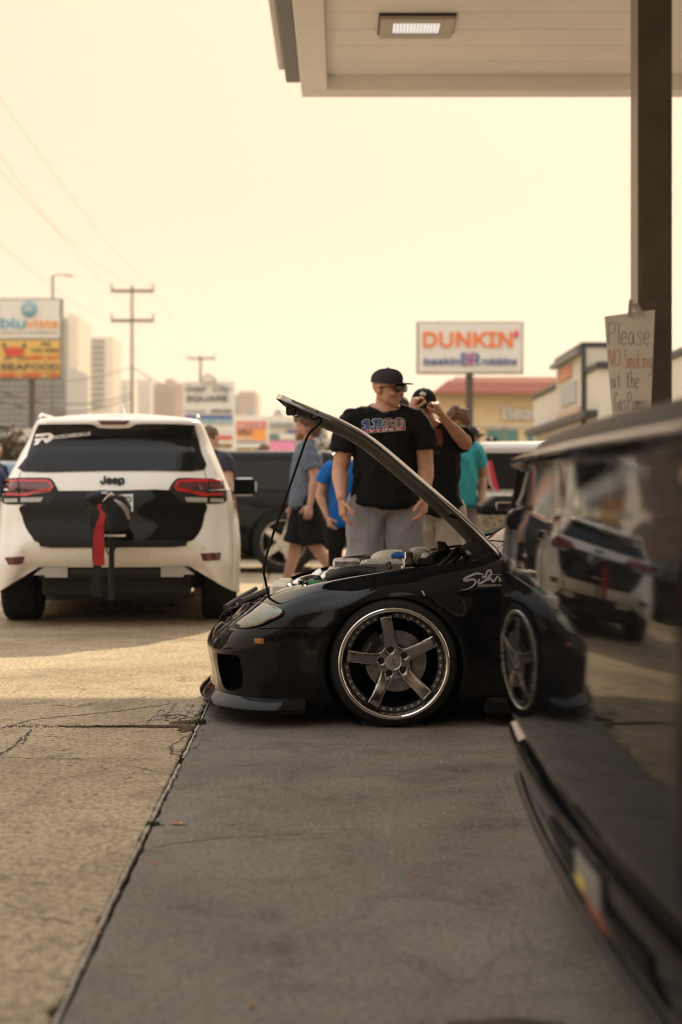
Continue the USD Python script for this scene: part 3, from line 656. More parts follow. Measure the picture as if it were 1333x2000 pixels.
part(hs2, 'reflector', mir(traced(FC, hl.buffer(-5), CB, .006, .004, size=6)), M['lamp_dark'], smooth=40)
part(hs2, 'lens', mir(traced(FC, hl, CB, .012, .0, bulge=.026, fall=14, size=6)), M['lens_film'], smooth=60)
# script on the fender
def zp(pts): return [(900 + a * .12, 1080 + b * .12) for a, b in pts]
M['decal'] = pm('decal', (.20, .19, .19), .35, metal=.5)
def taper(pts, w0, w1, wm):
    q = spline(pts, 6); k = len(q); t = np.linspace(0, 1, k); w = np.interp(t, [0, .15, .55, .85, 1], [w0, wm, wm, (wm + w1) / 2, w1])
    return shapely.union_all([sg.LineString([q[i], q[i + 1]]).buffer((w[i] + w[i + 1]) / 4) for i in range(k - 1)])
sc = [taper(zp([(345, 345), (270, 335), (200, 355), (110, 395), (62, 430), (85, 450), (170, 432), (235, 440), (248, 480), (205, 535), (120, 585), (0, 608)]), 3.4, .6, 4.6),
      taper(zp([(310, 425), (290, 470), (310, 492), (370, 470), (440, 415), (495, 345), (490, 290), (455, 285), (425, 330), (415, 400), (440, 440), (490, 425)]), 2.5, 2.5, 4.4), sg.Point(zp([(372, 392)])[0]).buffer(3),
      taper(zp([(490, 400), (525, 460), (550, 455), (590, 395), (620, 380)]), 2, 2, 4.2), taper(zp([(640, 400), (640, 450), (680, 440)]), 2, 2, 3.6), taper(zp([(760, 395), (710, 400), (700, 450), (740, 450), (765, 400), (770, 455), (800, 450)]), 2, 2, 3.4), taper(zp([(280, 350), (440, 352), (590, 347), (700, 348)]), .8, .5, 1.0)]
part(car, 'script_decal', traced(FC, shapely.union_all(sc), CB, .0012, .002, size=4), M['decal'], smooth=False)
part(car, 'lettering', traced(FC, text_px('NISSAN PURE', 934, 998, 1146, 4.2, True, -.022), CB, .0012, .002, size=5), M['decal'], smooth=False)
part(car, 'paint_chip', traced(FC, sg.Polygon([(822, 1153), (826, 1157), (829, 1164), (831, 1163), (827, 1155)]), CB, .0012, .002), M['sealant'], smooth=False)

# ---- front wheel
M['bolt_steel'] = pm('bolt_steel', (.62, .61, .58), .32, metal=.75)
def show_wheel(parent, loc, side):
    mk = lambda m: T(m, loc) if side < 0 else T(m, loc, rz=np.pi)
    # (r, h): h grows outwards, the face looks along -y
    w = part(parent, 'wheel', mk(lathe([(.236, .088), (.247, .089), (.262, .082), (.275, .068), (.2825, .045), (.2830, -.075), (.275, -.098), (.262, -.112), (.247, -.118), (.230, -.116)], 72, 'y', closed=True)), M['rubber'], smooth=50)
    part(w, 'rim_lip', mk(lathe([(.2425, .082), (.2440, .090), (.2420, .0955), (.2370, .0975), (.2310, .0965), (.2265, .093), (.2235, .087), (.2215, .070), (.2200, .052), (.2190, .038)], 96, 'y')), M['chrome'], smooth=60)
    part(w, 'barrel', mk(lathe([(.222, .038), (.214, .036), (.206, .030), (.200, -.02), (.198, -.11), (.232, -.115)], 72, 'y')), M['dark_metal'], smooth=40)
    ang = [100, 28, -44, -116, -188]
    hub = [sg.Point(0, 0).buffer(.071)]
    for a in ang:
        a = math.radians(a); d = np.array([math.cos(a), math.sin(a)]); n = np.array([-d[1], d[0]])
        hub.append(sg.Polygon([d * .03 + n * .036, d * .075 + n * .029, d * .12 + n * .0252, d * .207 + n * .0262, d * .207 - n * .0262, d * .12 - n * .0252, d * .075 - n * .029, d * .03 - n * .036]))
    g = shapely.union_all(hub).buffer(.016).buffer(-.016).buffer(-.004).buffer(.004)
    holes = [sg.Point(.0545 * math.cos(math.radians(a + 4)), .0545 * math.sin(math.radians(a + 4))).buffer(.0135) for a in ang]
    g = g.difference(shapely.union_all(holes))
    m = trimesh.creation.extrude_polygon(g, .022, engine='earcut'); m = dense(m, .0075); v = m.vertices; r = np.hypot(v[:, 0], v[:, 1])
    top = v[:, 2] > .011
    dist = shapely.distance(g.boundary, shapely.points(v[:, :2]))
    v[:, 2] += .006 + .030 * sstep(.05, .2, r) + np.where(top, .0045 * (1 - np.exp(-dist / .0045)) - .003, 0)
    m = trimesh.Trimesh(v, m.faces, process=False)
    part(w, 'spokes', mk(T(m, rx=np.pi / 2)), M['gun_metal'], smooth=50)
    # flange between the spokes with its ring of bolts
    fl = []
    for k in range(5):
        a0, a1 = ang[k] - 9.5, ang[k] - 62.5
        aa = np.radians(np.linspace(a0, a1, 14)); o = [(.2165 * math.cos(a), .2165 * math.sin(a)) for a in aa] + [(.1955 * math.cos(a), .1955 * math.sin(a)) for a in aa[::-1]]
        fl.append(T(T(poly(o, .008), (0, 0, .032)), rx=np.pi / 2))
        for q in np.linspace(a0 - 4.5, a1 + 4.5, 6):
            q = math.radians(q); c = (.206 * math.cos(q), -.041, .206 * math.sin(q))
            part(w, 'bolt', mk(T(lathe([(.0022, .0035), (.0022, .0015), (.0026, .0062), (.0048, .0066), (.0058, .005), (.0060, 0)], 12, 'y'), c)), M['bolt_steel'], smooth=40)
    part(w, 'bolt_flange', mk(cat(fl)), pm('bolt_flange', (.14, .136, .13), .33, metal=1.0, rnoise=.08, nscale=40) if 'bolt_flange' not in M else M['bolt_flange'], smooth=30)
    for a in ang: part(w, 'lug_well', mk(T(lathe([(.013, .026), (.0125, .008), (0, .008)], 20, 'y'), (.0545 * math.cos(math.radians(a + 4)), 0, .0545 * math.sin(math.radians(a + 4))))), M['matt_black'])
    cc = part(w, 'centre_cap', mk(lathe([(.0365, .024), (.0365, .033), (.034, .0355), (.0325, .0350), (.031, .0335), (.0, .0345)], 48, 'y')), M['alu'], smooth=30)
    part(cc, 'cap_lettering', mk(T(T(upright(text('IIES', .0105, True, .0008, centre=True)), ry=math.radians(78)), (-.004, -.0348, .0))), M['matt_black'], smooth=False)
    part(w, 'valve_stem', mk(cyl((.06, -.06, .196), (.062, -.085, .188), .003, 8)), M['chrome'])
    part(parent, 'brake_disc', mk(T(lathe([(.135, .0), (.135, -.022), (.07, -.022), (.07, .0)], 64, 'y', closed=True), (.012, .012, 0))), pm('disc_iron', (.30, .29, .28), .33, metal=1.0, rnoise=.1, nscale=25), smooth=30)
    part(parent, 'brake_hat', mk(T(lathe([(0, .03), (.07, .03), (.075, .0), (.075, -.02)], 40, 'y'), (.012, .012, 0))), M['dark_metal'])
    a = np.radians(np.linspace(120, 188, 12)); o = [(.15 * math.cos(q), .15 * math.sin(q)) for q in a] + [(.088 * math.cos(q), .088 * math.sin(q)) for q in a[::-1]]
    cp = part(parent, 'brake_caliper', mk(T(T(poly(o, .07), (0, 0, -.045)), (.0, 0, 0), rx=np.pi / 2)), M['black_plastic'])
    part(cp, 'caliper_lettering', mk(T(T(upright(text('NISSAN', .012, True, .001, centre=True)), ry=math.radians(-62)), (-.108, -.026, .055))), M['decal'], smooth=False)
show_wheel(car, (WX, -.775, WZ + .004), -1)
for (x, s_) in ((WX, 1), (WX2, -1), (WX2, 1)):
    ms = wheel_simple(None, '', .283, .22, .235, None, 5, s_)
    w = part(car, 'wheel', T(ms['tyre'], (x, s_ * .735, WZ + .004)), M['rubber'], smooth=50)
    part(w, 'rim', T(ms['rim'], (x, s_ * .735, WZ + .004)), M['chrome']); part(w, 'spokes', T(ms['spokes'], (x, s_ * .735, WZ + .004)), M['gun_metal']); part(car, 'brake_disc', T(ms['brake'], (x, s_ * .735, WZ + .004)), M['dark_metal'])
for x in (WX, WX2):
    for s_ in (-1, 1): part(car, 'arch_liner', T(lathe([(.0, .0), (.302, .0), (.302, .28)], 40, 'y'), (x, s_ * .5, WZ - .012), rz=0 if s_ < 0 else np.pi), M['matt_black'], smooth=40)
for s_ in (-1, 1): part(car, 'side_skirt', box((1.28, s_ * .80 - .05, .05), (3.02, s_ * .80 + .05, .13), .02), M['black_paint'])
# ---- cabin
cab = [dict(z=.70, x0=1.15, x1=4.0, w=.70), dict(z=.80, x0=1.33, x1=3.95, w=.695), dict(z=.90, x0=1.56, x1=3.72, w=.665), dict(z=1.05, x0=1.90, x1=3.42, w=.60), dict(z=1.15, x0=2.13, x1=3.12, w=.555), dict(z=1.19, x0=2.25, x1=2.98, w=.50), dict(z=1.21, x0=2.36, x1=2.85, w=.42)]
cabm = ringbody(cab, bow0=.10, rx0=.22, ry0=.25, bow1=.08, rx1=.2, ry1=.22, ns=40, crown=.012)
part(car, 'cabin', cabm, M['black_paint'], smooth=35)
CM = trimesh.Trimesh(cabm.vertices, cabm.faces)
for s_ in (-1, 1):
    wq = poly([(1.62, .82), (2.22, 1.12), (2.72, 1.15), (3.05, 1.09), (3.42, .86), (2.5, .83)], .003)
    q = dense(T(wq, rx=np.pi / 2), .08); q = T(q, (0, 0, 0)) if s_ < 0 else mir(q)
    part(car, 'side_window', drape(T(q, (0, s_ * 1.2, 0)), CM, (0, -s_, 0), .004), M['dark_glass'], smooth=40)
ws = dense(T(poly([(-.60, .80), (.60, .80), (.46, 1.15), (-.46, 1.15)], .003), rx=np.pi / 2), .08); ws = T(ws, rz=-np.pi / 2)
part(car, 'windscreen', drape(T(ws, (-1, 0, 0)), CM, (1, 0, 0), .004), M['dark_glass'], smooth=40)
part(car, 'rear_window', drape(T(dense(T(poly([(-.56, .92), (.56, .92), (.42, 1.13), (-.42, 1.13)], .003), rx=np.pi / 2), .08), (6, 0, 0), rz=np.pi / 2) if False else T(T(dense(T(poly([(-.56, .92), (.56, .92), (.42, 1.13), (-.42, 1.13)], .003), rx=np.pi / 2), .08), rz=np.pi / 2), (6, 0, 0)), CM, (-1, 0, 0), .004), M['dark_glass'], smooth=40)
for s_ in (-1, 1):
    mm = ell((0, 0, 0), (.06, .10, .065), 3); part(car, 'door_mirror', T(mm, (1.86, s_ * .86, .90)), M['black_paint'], smooth=60)
    part(car, 'tail_light', drape(T(T(dense(T(poly([(-.12, .58), (.16, .56), (.14, .70), (-.10, .72)], .004), rx=np.pi / 2), .05), rz=np.pi / 2), (6, s_ * .58, 0)), CB, (-1, 0, 0), .004), M['red_lens'], smooth=40)
    part(car, 'door_handle', box((2.85, s_ * .845 - .01, .66), (3.0, s_ * .845 + .012, .69), .008), M['black_paint'])
sp_ = [np.column_stack([np.full(17, x), np.linspace(-.72, .72, 17), z + .05 * (1 - (np.linspace(-1, 1, 17)) ** 4)]) for x, z in ((4.18, .93), (4.30, .955), (4.40, .96), (4.40, .945), (4.3, .935), (4.18, .92))]
part(car, 'rear_spoiler', rings(sp_, closed_u=False, cap=False, loop=True), M['black_paint'], smooth=50)

# ---- bonnet
PX = np.array([(1.366, .748), (1.22, .895), (1.0, 1.090), (.80, 1.258), (.66, 1.340), (.55, 1.386), (.43, 1.440), (.375, 1.470), (.335, 1.495)])
ps = spline(PX, 6); k = len(ps); arc = np.concatenate([[0], np.cumsum(np.linalg.norm(np.diff(ps, axis=0), axis=1))]); arc /= arc[-1]
hw = np.interp(arc, [0, .5, .75, .86, .93, .97, 1.0], [.675, .655, .615, .545, .42, .27, .02])
d2 = np.gradient(ps, axis=0); d2 /= np.linalg.norm(d2, axis=1, keepdims=True); nn_ = np.column_stack([d2[:, 1], -d2[:, 0]])  # outward (right/up)
nn_ *= np.sign(nn_[:, 0:1] + 1e-9)
u = np.linspace(-1, 1, 41)
def hoodrow(i, off, inset_=0.0, crown_=.014):
    q = ps[i]; n_ = nn_[i]; W = max(hw[i] - inset_, .01); y = u * W
    c = crown_ * (1 - (y / .675) ** 2) * (1 - .3 * arc[i]) - crown_ - .020 * sstep(.87, 1.0, np.abs(u))
    return np.column_stack([q[0] + n_[0] * (c + off), y, q[1] + n_[1] * (c + off)])
outer = [hoodrow(i, .026) for i in range(k)]
inner = [hoodrow(i, .019, .002) for i in range(k)]
skin = rings(outer, closed_u=False, cap=False); inn = rings(inner, closed_u=False, cap=False)
edge = [np.vstack([outer[i][[0]] * .999 + 0, inner[i][[0]]]) for i in range(k)]
def strip(a, b): return rings([a, b], closed_u=False, cap=False)
rim = cat(strip(np.array([o[0] for o in outer]), np.array([o[0] for o in inner])), strip(np.array([o[-1] for o in outer]), np.array([o[-1] for o in inner])), strip(outer[0], inner[0]), strip(outer[-1], inner[-1]))
hood = trimesh.Trimesh(*(lambda c: (c.vertices, c.faces))(cat(skin, inn, rim))); hood.merge_vertices(); hood.fix_normals()
bn = part(car, 'bonnet', hood, pm('bonnet_paint', (.004, .004, .0045), .03, spec=.7), smooth=35)
M['hood_liner'] = pm('hood_liner', (.035, .030, .026), .45, noise=.2, nscale=5)
# pressed inner frame: perimeter and two ribs
def innerstrip(i0, i1, u0, u1, drop):
    """a hat section pressed on the bonnet's underside"""
    V = []
    for i in range(i0, i1 + 1):
        a, b = np.interp([u0(i) if callable(u0) else u0, u1(i) if callable(u1) else u1], u, np.arange(41)); r = inner[i]; g = lambda t: np.array([np.interp(t, np.arange(41), r[:, c]) for c in range(3)])
        n3 = np.array([nn_[i][0], 0, nn_[i][1]]); A, B = g(a), g(b); q = (B - A)
        V.append(np.array([A, A + q * .18 - n3 * drop, A + q * .82 - n3 * drop, B]))
    m = rings(V, closed_u=False, cap=False); m2 = m.copy(); m2.invert(); return cat(m, m2)
fr_ = [innerstrip(1, k - 6, -.985, -.84, .003), innerstrip(1, k - 6, .84, .985, .003), innerstrip(1, k - 8, -.16, .16, .004), innerstrip(k - 12, k - 4, -.9, .9, .005), innerstrip(1, 6, -.9, .9, .004)]
part(bn, 'inner_frame', cat(fr_), M['hood_liner'], smooth=30)
lt = FC.px(571, 793, 6.95)
part(bn, 'latch', cat(T(box((-.03, -.035, -.045), (.02, .035, .02), .006), lt), T(T(lathe([(.016, .004), (.022, .004), (.022, -.004), (.016, -.004)], 20, 'y', closed=True), s=[1, 1, 1]), lt + [.02, 0, -.035])), M['hood_liner'])
hk = FC.px(618, 812, 6.50)
part(bn, 'prop_socket', cat(tube([hk + [a, 0, b] for a, b in [(.01, .02), (-.02, .012), (-.025, -.01), (-.008, -.018), (.012, -.008)]], .005, 8)), M['matt_black'])
rod = [FC.px(x, y, Y) for x, y, Y in [(526, 1168, 6.46), (520, 1140, 6.46), (515, 1112, 6.46), (521, 1085, 6.46), (540, 1025, 6.47), (570, 940, 6.48), (597, 862, 6.49), (606, 845, 6.49), (622, 830, 6.50), (628, 820, 6.50), (622, 812, 6.50)]]
part(car, 'prop_rod', tube(spline(rod, 5), .0058, 10), M['matt_black'], smooth=60)

# ---- engine bay
def bx(p0, p1, Y0, Y1, z0=None, bev=.006):
    a, b = FC.px(p0[0], p0[1], Y0), FC.px(p1[0], p1[1], Y0); y1 = Y1 - FC.loc[1]
    return box((min(a[0], b[0]), a[1], min(a[2], b[2]) if z0 is None else z0), (max(a[0], b[0]), y1, max(a[2], b[2])), bev)
M['cream_plastic'] = pm('cream_plastic', (.62, .58, .48), .4, noise=.08, nscale=10); M['blue_plastic'] = pm('blue_plastic', (.02, .12, .42), .35); M['yellow_plastic'] = pm('yellow_plastic', (.6, .42, .03), .4); M['red_plastic'] = pm('red_plastic', (.4, .02, .02), .4); M['green_cap'] = pm('green_cap', (.02, .12, .06), .4); M['bay_black'] = pm('bay_black', (.008, .008, .008), .5)
part(car, 'bay_floor', box((.26, -.64, .365), (1.38, .64, .40)), M['bay_black'])
eng = part(car, 'engine_block', box((.62, -.28, .40), (1.18, .20, .60), .02), M['dark_metal'])
vc = part(car, 'valve_cover', cat(bx((706, 1100), (792, 1112), 6.78, 7.12, .58, .012), bx((714, 1096), (784, 1102), 6.86, 7.06, .6, .008)), M['cast_alu'])
a = FC.px(712, 1109, 6.775); part(vc, 'raised_lettering', T(upright(text('TWIN CAM 16 VALVE', .014, True, .004)), (a[0], a[1], a[2]), s=None), M['chrome'], smooth=False)
part(car, 'intake_cover', cat(bx((650, 1097), (705, 1116), 6.86, 7.26, .56, .01), bx((640, 1112), (704, 1120), 6.72, 6.98, .55, .008)), M['alu'])
a = FC.px(706, 1106, 6.75); part(car, 'cover_plate', bx((704, 1102), (790, 1111), 6.70, 6.78, .60, .003), pm('cover_plate', (.30, .28, .25), .35, metal=.9))
sb = part(car, 'strut_brace', cat(bx((789, 1092), (809, 1112), 6.52, 6.58, .62, .004), bx((791, 1078), (807, 1096), 6.56, 7.5, None, .006)), M['chrome'])
part(sb, 'bracket', cat(bx((786, 1108), (812, 1116), 6.50, 6.66, .6, .004)), M['alu'])
part(car, 'washer_bottle', cat(T(ell((0, 0, 0), (.11, .07, .05), 3), FC.px(765, 1092, 7.45)), T(ell((0, 0, 0), (.07, .06, .04), 3), FC.px(820, 1083, 7.45))), M['cream_plastic'], smooth=60)
part(car, 'blue_cap', cat(T(lathe([(0, .012), (.02, .012), (.024, .004), (.024, -.02)], 20), FC.px(778, 1082, 7.2)), bx((764, 1082), (792, 1091), 7.16, 7.26, None, .006)), M['blue_plastic'])
part(car, 'dipstick', tube([FC.px(806, 1092, 7.0), FC.px(822, 1089, 7.0), FC.px(838, 1092, 7.0)], .006, 8), M['yellow_plastic'])
part(car, 'coolant_tank', cat(bx((527, 1140), (565, 1166), 6.58, 6.82, .46, .014), bx((540, 1133), (572, 1150), 6.72, 6.9, .48, .012)), M['cream_plastic'])
part(car, 'radiator', box((.26, -.42, .40), (.31, .42, .50), .008), M['dark_metal'])
part(car, 'radiator_panel', cat(tube([FC.px(470, 1176, 6.7), FC.px(500, 1163, 6.9), FC.px(530, 1150, 7.2), FC.px(560, 1133, 7.6)], .016, 10), tube([FC.px(440, 1186, 6.75), FC.px(468, 1168, 7.1), FC.px(500, 1150, 7.4)], .012, 8)), M['bay_black'])
def pipe(pts, r, mat, name, n=12): part(car, name, tube(spline([FC.px(*p) for p in pts], 5), r, n), mat, smooth=60)
pipe([(572, 1150, 6.75), (585, 1140, 6.75), (602, 1134, 6.78), (618, 1134, 6.8), (625, 1144, 6.8)], .027, M['alu'], 'intake_pipe')
pipe([(628, 1140, 6.7), (636, 1128, 6.7), (648, 1121, 6.72), (662, 1118, 6.75)], .024, M['alu'], 'intake_pipe')
pipe([(555, 1150, 6.62), (570, 1146, 6.62), (586, 1152, 6.62), (600, 1148, 6.62)], .018, M['chrome'], 'coolant_pipe')
pipe([(540, 1160, 6.5), (560, 1152, 6.5), (590, 1146, 6.5)], .010, M['cream_plastic'], 'hose')
pipe([(600, 1127, 7.2), (640, 1118, 7.2), (660, 1110, 7.3)], .010, M['cream_plastic'], 'hose')
pipe([(655, 1094, 7.4), (690, 1088, 7.45), (740, 1082, 7.5)], .009, M['alu'], 'hose')
pipe([(640, 1132, 6.55), (665, 1122, 6.55), (700, 1117, 6.56), (735, 1120, 6.56)], .03, M['bay_black'], 'hose')
pipe([(830, 1100, 6.7), (850, 1088, 6.75), (868, 1080, 6.9), (880, 1090, 6.9), (890, 1104, 6.8)], .020, M['bay_black'], 'hose')
pipe([(858, 1106, 6.6), (880, 1088, 6.62), (893, 1074, 6.7), (905, 1080, 6.7), (915, 1098, 6.7)], .012, M['black_plastic'], 'hose')
pipe([(870, 1106, 6.6), (892, 1090, 6.62), (902, 1082, 6.7), (920, 1092, 6.7)], .010, M['dark_metal'], 'hose')
pipe([(820, 1078, 7.5), (850, 1072, 7.5), (880, 1068, 7.55), (900, 1066, 7.6)], .008, M['alu'], 'fuel_line')
pipe([(700, 1092, 7.5), (730, 1086, 7.5), (742, 1084, 7.5)], .007, M['chrome'], 'fuel_line')
part(car, 'oil_cap', T(lathe([(0, .016), (.022, .016), (.027, .008), (.027, -.02)], 18), FC.px(648, 1124, 6.85)), M['red_plastic'])
part(car, 'fan_shroud', T(lathe([(.04, .01), (.085, .015), (.09, 0), (.085, -.03)], 28), FC.px(640, 1138, 6.62)), M['green_cap'])
part(car, 'filter_canister', T(lathe([(0, .075), (.03, .075), (.036, .06), (.036, -.05), (.03, -.06), (0, -.06)], 24), FC.px(610, 1138, 7.0), ry=.9), M['alu'])
part(car, 'brake_booster', T(lathe([(0, .05), (.05, .048), (.09, .02), (.095, -.02), (0, -.02)], 28, 'x'), FC.px(862, 1092, 7.35)), M['bay_black'])
part(car, 'fuse_box', bx((815, 1092), (850, 1106), 6.58, 6.75, None, .008), M['black_plastic'])
part(car, 'strut_tower', T(lathe([(0, .03), (.045, .028), (.09, .0), (.10, -.08)], 28), FC.px(700, 1124, 6.62)), M['bay_black'], smooth=40)
part(car, 'battery', bx((842, 1080), (872, 1096), 7.1, 7.3, None, .006), M['black_plastic'])
r = np.random.default_rng(5)
for i in range(34):
    x0 = r.uniform(530, 860); t = (x0 - 530) / 330; yb = 1160 - 62 * t + r.uniform(-14, 6); Y = r.uniform(6.55, 7.4)
    sz = r.uniform(.010, .028); mt = [M['cast_alu'], M['alu'], M['bay_black'], M['dark_metal'], M['black_plastic'], M['cream_plastic']][r.integers(0, 6)]; c = FC.px(x0, yb, Y)
    part(car, 'fitting', T(lathe([(0, sz), (sz * .7, sz), (sz, sz * .6), (sz, -sz * 1.5)], 12) if r.random() < .5 else box((-sz, -sz * 1.3, -sz * 1.4), (sz, sz * 1.3, sz * .8), .003), c, ry=r.uniform(-.6, .6), rx=r.uniform(-.4, .4)), mt)
# cowl panel and wipers at the windscreen base
V = [np.column_stack([np.full(21, x), np.linspace(-.66, .66, 21), z + .03 * (1 - np.linspace(-1, 1, 21) ** 2)]) for x, z in ((1.30, .70), (1.36, .735), (1.42, .735), (1.5, .79))]
cw = rings(V, closed_u=False, cap=False); cw2 = cw.copy(); cw2.invert(); part(car, 'cowl', cat(cw, cw2), M['black_plastic'], smooth=40)
part(car, 'wiper', cat(tube([(1.42, -.5, .79), (1.5, -.2, .82), (1.52, .15, .83)], .008, 6), tube([(1.42, -.02, .81), (1.5, .25, .83), (1.52, .55, .80)], .008, 6)), M['matt_black'])
# ================================================================ the white off-roader, seen from behind
FJ = Frame((-1.715, 10.70, 0), 94.4, .95)
jp = thing('white_suv', 'white sport utility vehicle seen from behind with a black tailgate panel and tinted rear window', 'car', FJ.loc, 94.4, scale=.95)
def jzf(x, y, t):
    zb = .485 - .235 * sstep(.66, .90, np.abs(y)) - .12 * sstep(.5, .9, x)
    zt = 1.13 + 0 * x
    return zb + t * (zt - zb)
def jwf(x, z, t):
    e = np.zeros_like(x)
    for wx in (.95, 3.86): e += .045 * np.exp(-((np.hypot(x - wx, z - .40) - .46) / .06) ** 2) * (z > .2)
    return e
jx = PchipInterpolator([0, .12, .3, .42, .6, .8, 1.0], [.09, .03, .0, .02, .06, .085, .13]); jw = PchipInterpolator([0, .2, .45, .65, .85, 1.0], [.955, .965, .965, .955, .945, .925])
lv = [dict(z=t, x0=float(jx(t)), x1=4.82, w=float(jw(t))) for t in np.linspace(0, 1, 26)]
jb = ringbody(lv, jzf, jwf, bow0=.06, rx0=.26, ry0=.26, bow1=.08, rx1=.4, ry1=.4, ns=110, nn=16, nc=12)
bm = to_mf(jb)
for wx in (.95, 3.86): bm = bm - cylY(wx, .40, .435, -1.3, -.60) - cylY(wx, .40, .435, .60, 1.3)
bm = bm - Manifold.cube((6.0, 1.20, 1.0)).translate((-.6, -.60, -.52)); 
for s_ in (-1, 1): bm = bm - Manifold.hull_points(np.array([(x, s_ * y, z) for x in (-.6, .56) for y, z in ((.5, -.3), (.5, .487), (.60, .487), (.95, .262), (.99, .25), (.99, -.3))]))
jbody = to_tm(bm)
part(jp, 'body', jbody, M['white_paint'], smooth=35)
gw = PchipInterpolator([1.10, 1.2, 1.4, 1.56, 1.64, 1.69, 1.715], [.922, .885, .80, .735, .70, .66, .56]); gx = PchipInterpolator([1.10, 1.2, 1.4, 1.52, 1.60, 1.66, 1.69, 1.715], [.125, .17, .29, .37, .36, .34, .37, .50])
g = ringbody([dict(z=z, x0=float(gx(z)), x1=3.9 - (z - 1.1) * 1.55, w=float(gw(z))) for z in np.concatenate([np.linspace(1.10, 1.6, 12), np.linspace(1.63, 1.715, 8)])], bow0=.05, rx0=.20, ry0=.17, bow1=.15, rx1=.3, ry1=.3, ns=60, nn=14, crown=.03)
part(jp, 'cabin', g, M['white_paint'], smooth=35)
JB = trimesh.Trimesh(*(lambda c: (c.vertices, c.faces))(cat(trimesh.Trimesh(jbody.vertices, jbody.faces), g)))
hood_ = ringbody([dict(z=z, x0=3.1, x1=4.80 - (z - 1.0) * .5, w=.90 - (z - 1.0) * .5) for z in (1.0, 1.13, 1.17, 1.19)], bow0=.02, rx0=.1, ry0=.1, bow1=.1, rx1=.4, ry1=.4, ns=20, crown=.02)
part(jp, 'bonnet', hood_, M['white_paint'], smooth=35)
tr = lambda o, lift=.003, depth=.012, size_=8, **k: traced(FJ, o, JB, lift, depth, size=size_, **k)
rw = part(jp, 'rear_window', tr(spline([(78, 829), (140, 828.5), (180, 829), (196, 836), (250, 836), (266, 829), (310, 828), (374, 830), (380, 836), (392, 880), (398, 917), (300, 918.5), (200, 919), (44, 920), (52, 892), (66, 850), (73, 833), (78, 829)], 3)[:-1], .009, size_=5), M['dark_glass'], smooth=40)
def glyph_R():
    # the slanted double R emblem
    a = sg.Polygon([(70, 848), (96, 845), (103, 848), (104, 855), (99, 861), (93, 863), (97, 864), (92, 864), (96, 864.5), (88, 865), (85, 859), (80, 860), (74, 868), (65, 869), (71, 861), (66, 861), (69, 856), (82, 855), (84, 852), (68, 853)]).buffer(0)
    return a.difference(sg.Polygon([(84, 855), (86, 851.5), (94, 850.5), (95, 853), (92, 855.5)]))
em = part(jp, 'window_decal', tr(glyph_R(), .014, .004), M['white_print'], smooth=False)
part(jp, 'window_lettering', tr(text_px('RACECARBON.US', 102, 176, 857.5, 6.6, True, -.10, .25), .014, .004), M['white_print'], smooth=False)
part(jp, 'spoiler_light', tr([(190, 821), (255, 821), (246, 829), (198, 829)], .006), M['dark_red_lens'])
tg = part(jp, 'tailgate_panel', tr(spline([(112, 958.5), (220, 958), (330, 957), (352, 976), (402, 984), (400, 1005), (394, 1030), (384, 1047), (367, 1058), (300, 1060), (220, 1061), (140, 1061), (76, 1060), (62, 1048), (50, 1030), (43, 1008), (40, 988), (90, 980), (112, 958.5)], 3)[:-1], .004), M['black_paint'], smooth=40)
part(jp, 'bumper_step', tr([(76, 1059), (110, 1056), (330, 1055), (366, 1056), (364, 1066), (340, 1069), (100, 1070), (78, 1067)], .012), M['black_plastic'], smooth=40)
M['seam'] = pm('seam', (.03, .028, .025), .8)
part(jp, 'tailgate_seam', tr(stroke_px([[(41, 922), (36, 936)], [(399, 920), (404, 934)], [(45, 920), (60, 880), (76, 828)], [(400, 918), (392, 876), (380, 828)]], 1.3), .0015, .003), M['seam'], smooth=False)
# tail lamps
for s_, o in ((-1, [(5, 940), (10, 935), (38, 933), (90, 933), (102, 937), (110, 950), (113, 958), (109, 968), (98, 981), (86, 986), (40, 985), (6, 983), (3, 965)]), (1, [(330, 956), (335, 946), (344, 936), (356, 933), (400, 934), (432, 936), (439, 950), (442, 962), (440, 981), (400, 984), (362, 983), (346, 972)])):
    g0 = sg.Polygon(spline(o + o[:1], 3)[:-1]); lp = part(jp, 'tail_light', tr(g0, .006), M['black_plastic'], smooth=40)
    fl = lambda pts: [(x, y) for x, y in pts] if s_ < 0 else [(443 - x + 2, y) for x, y in pts]
    part(lp, 'red_panel', tr(sg.Polygon(fl([(8, 938), (34, 937), (34, 966), (8, 966)])).buffer(1), .010, .003), M['dark_red_lens']); part(lp, 'red_panel', tr(sg.Polygon(fl([(39, 937), (92, 937), (104, 950), (98, 960), (60, 966), (39, 967)])).buffer(1), .010, .003), M['dark_red_lens'])
    part(lp, 'light_bar', tr(stroke_px([fl([(10, 939), (34, 938)]), fl([(39, 938), (90, 938.5), (98, 942), (102, 950), (98, 956), (70, 959), (52, 966), (39, 966)]), fl([(10, 965), (34, 966)])], [3.2, 5.0, 4.5]), .013, .003), M['red_lens']); part(lp, 'reverse_lamp', tr(sg.Polygon(fl([(40, 972), (84, 971), (80, 980), (40, 981)])), .011, .003), M['clear_lens']); part(lp, 'reverse_lamp', tr(sg.Polygon(fl([(8, 974), (34, 973), (34, 981), (8, 981)])), .011, .003), M['clear_lens'])
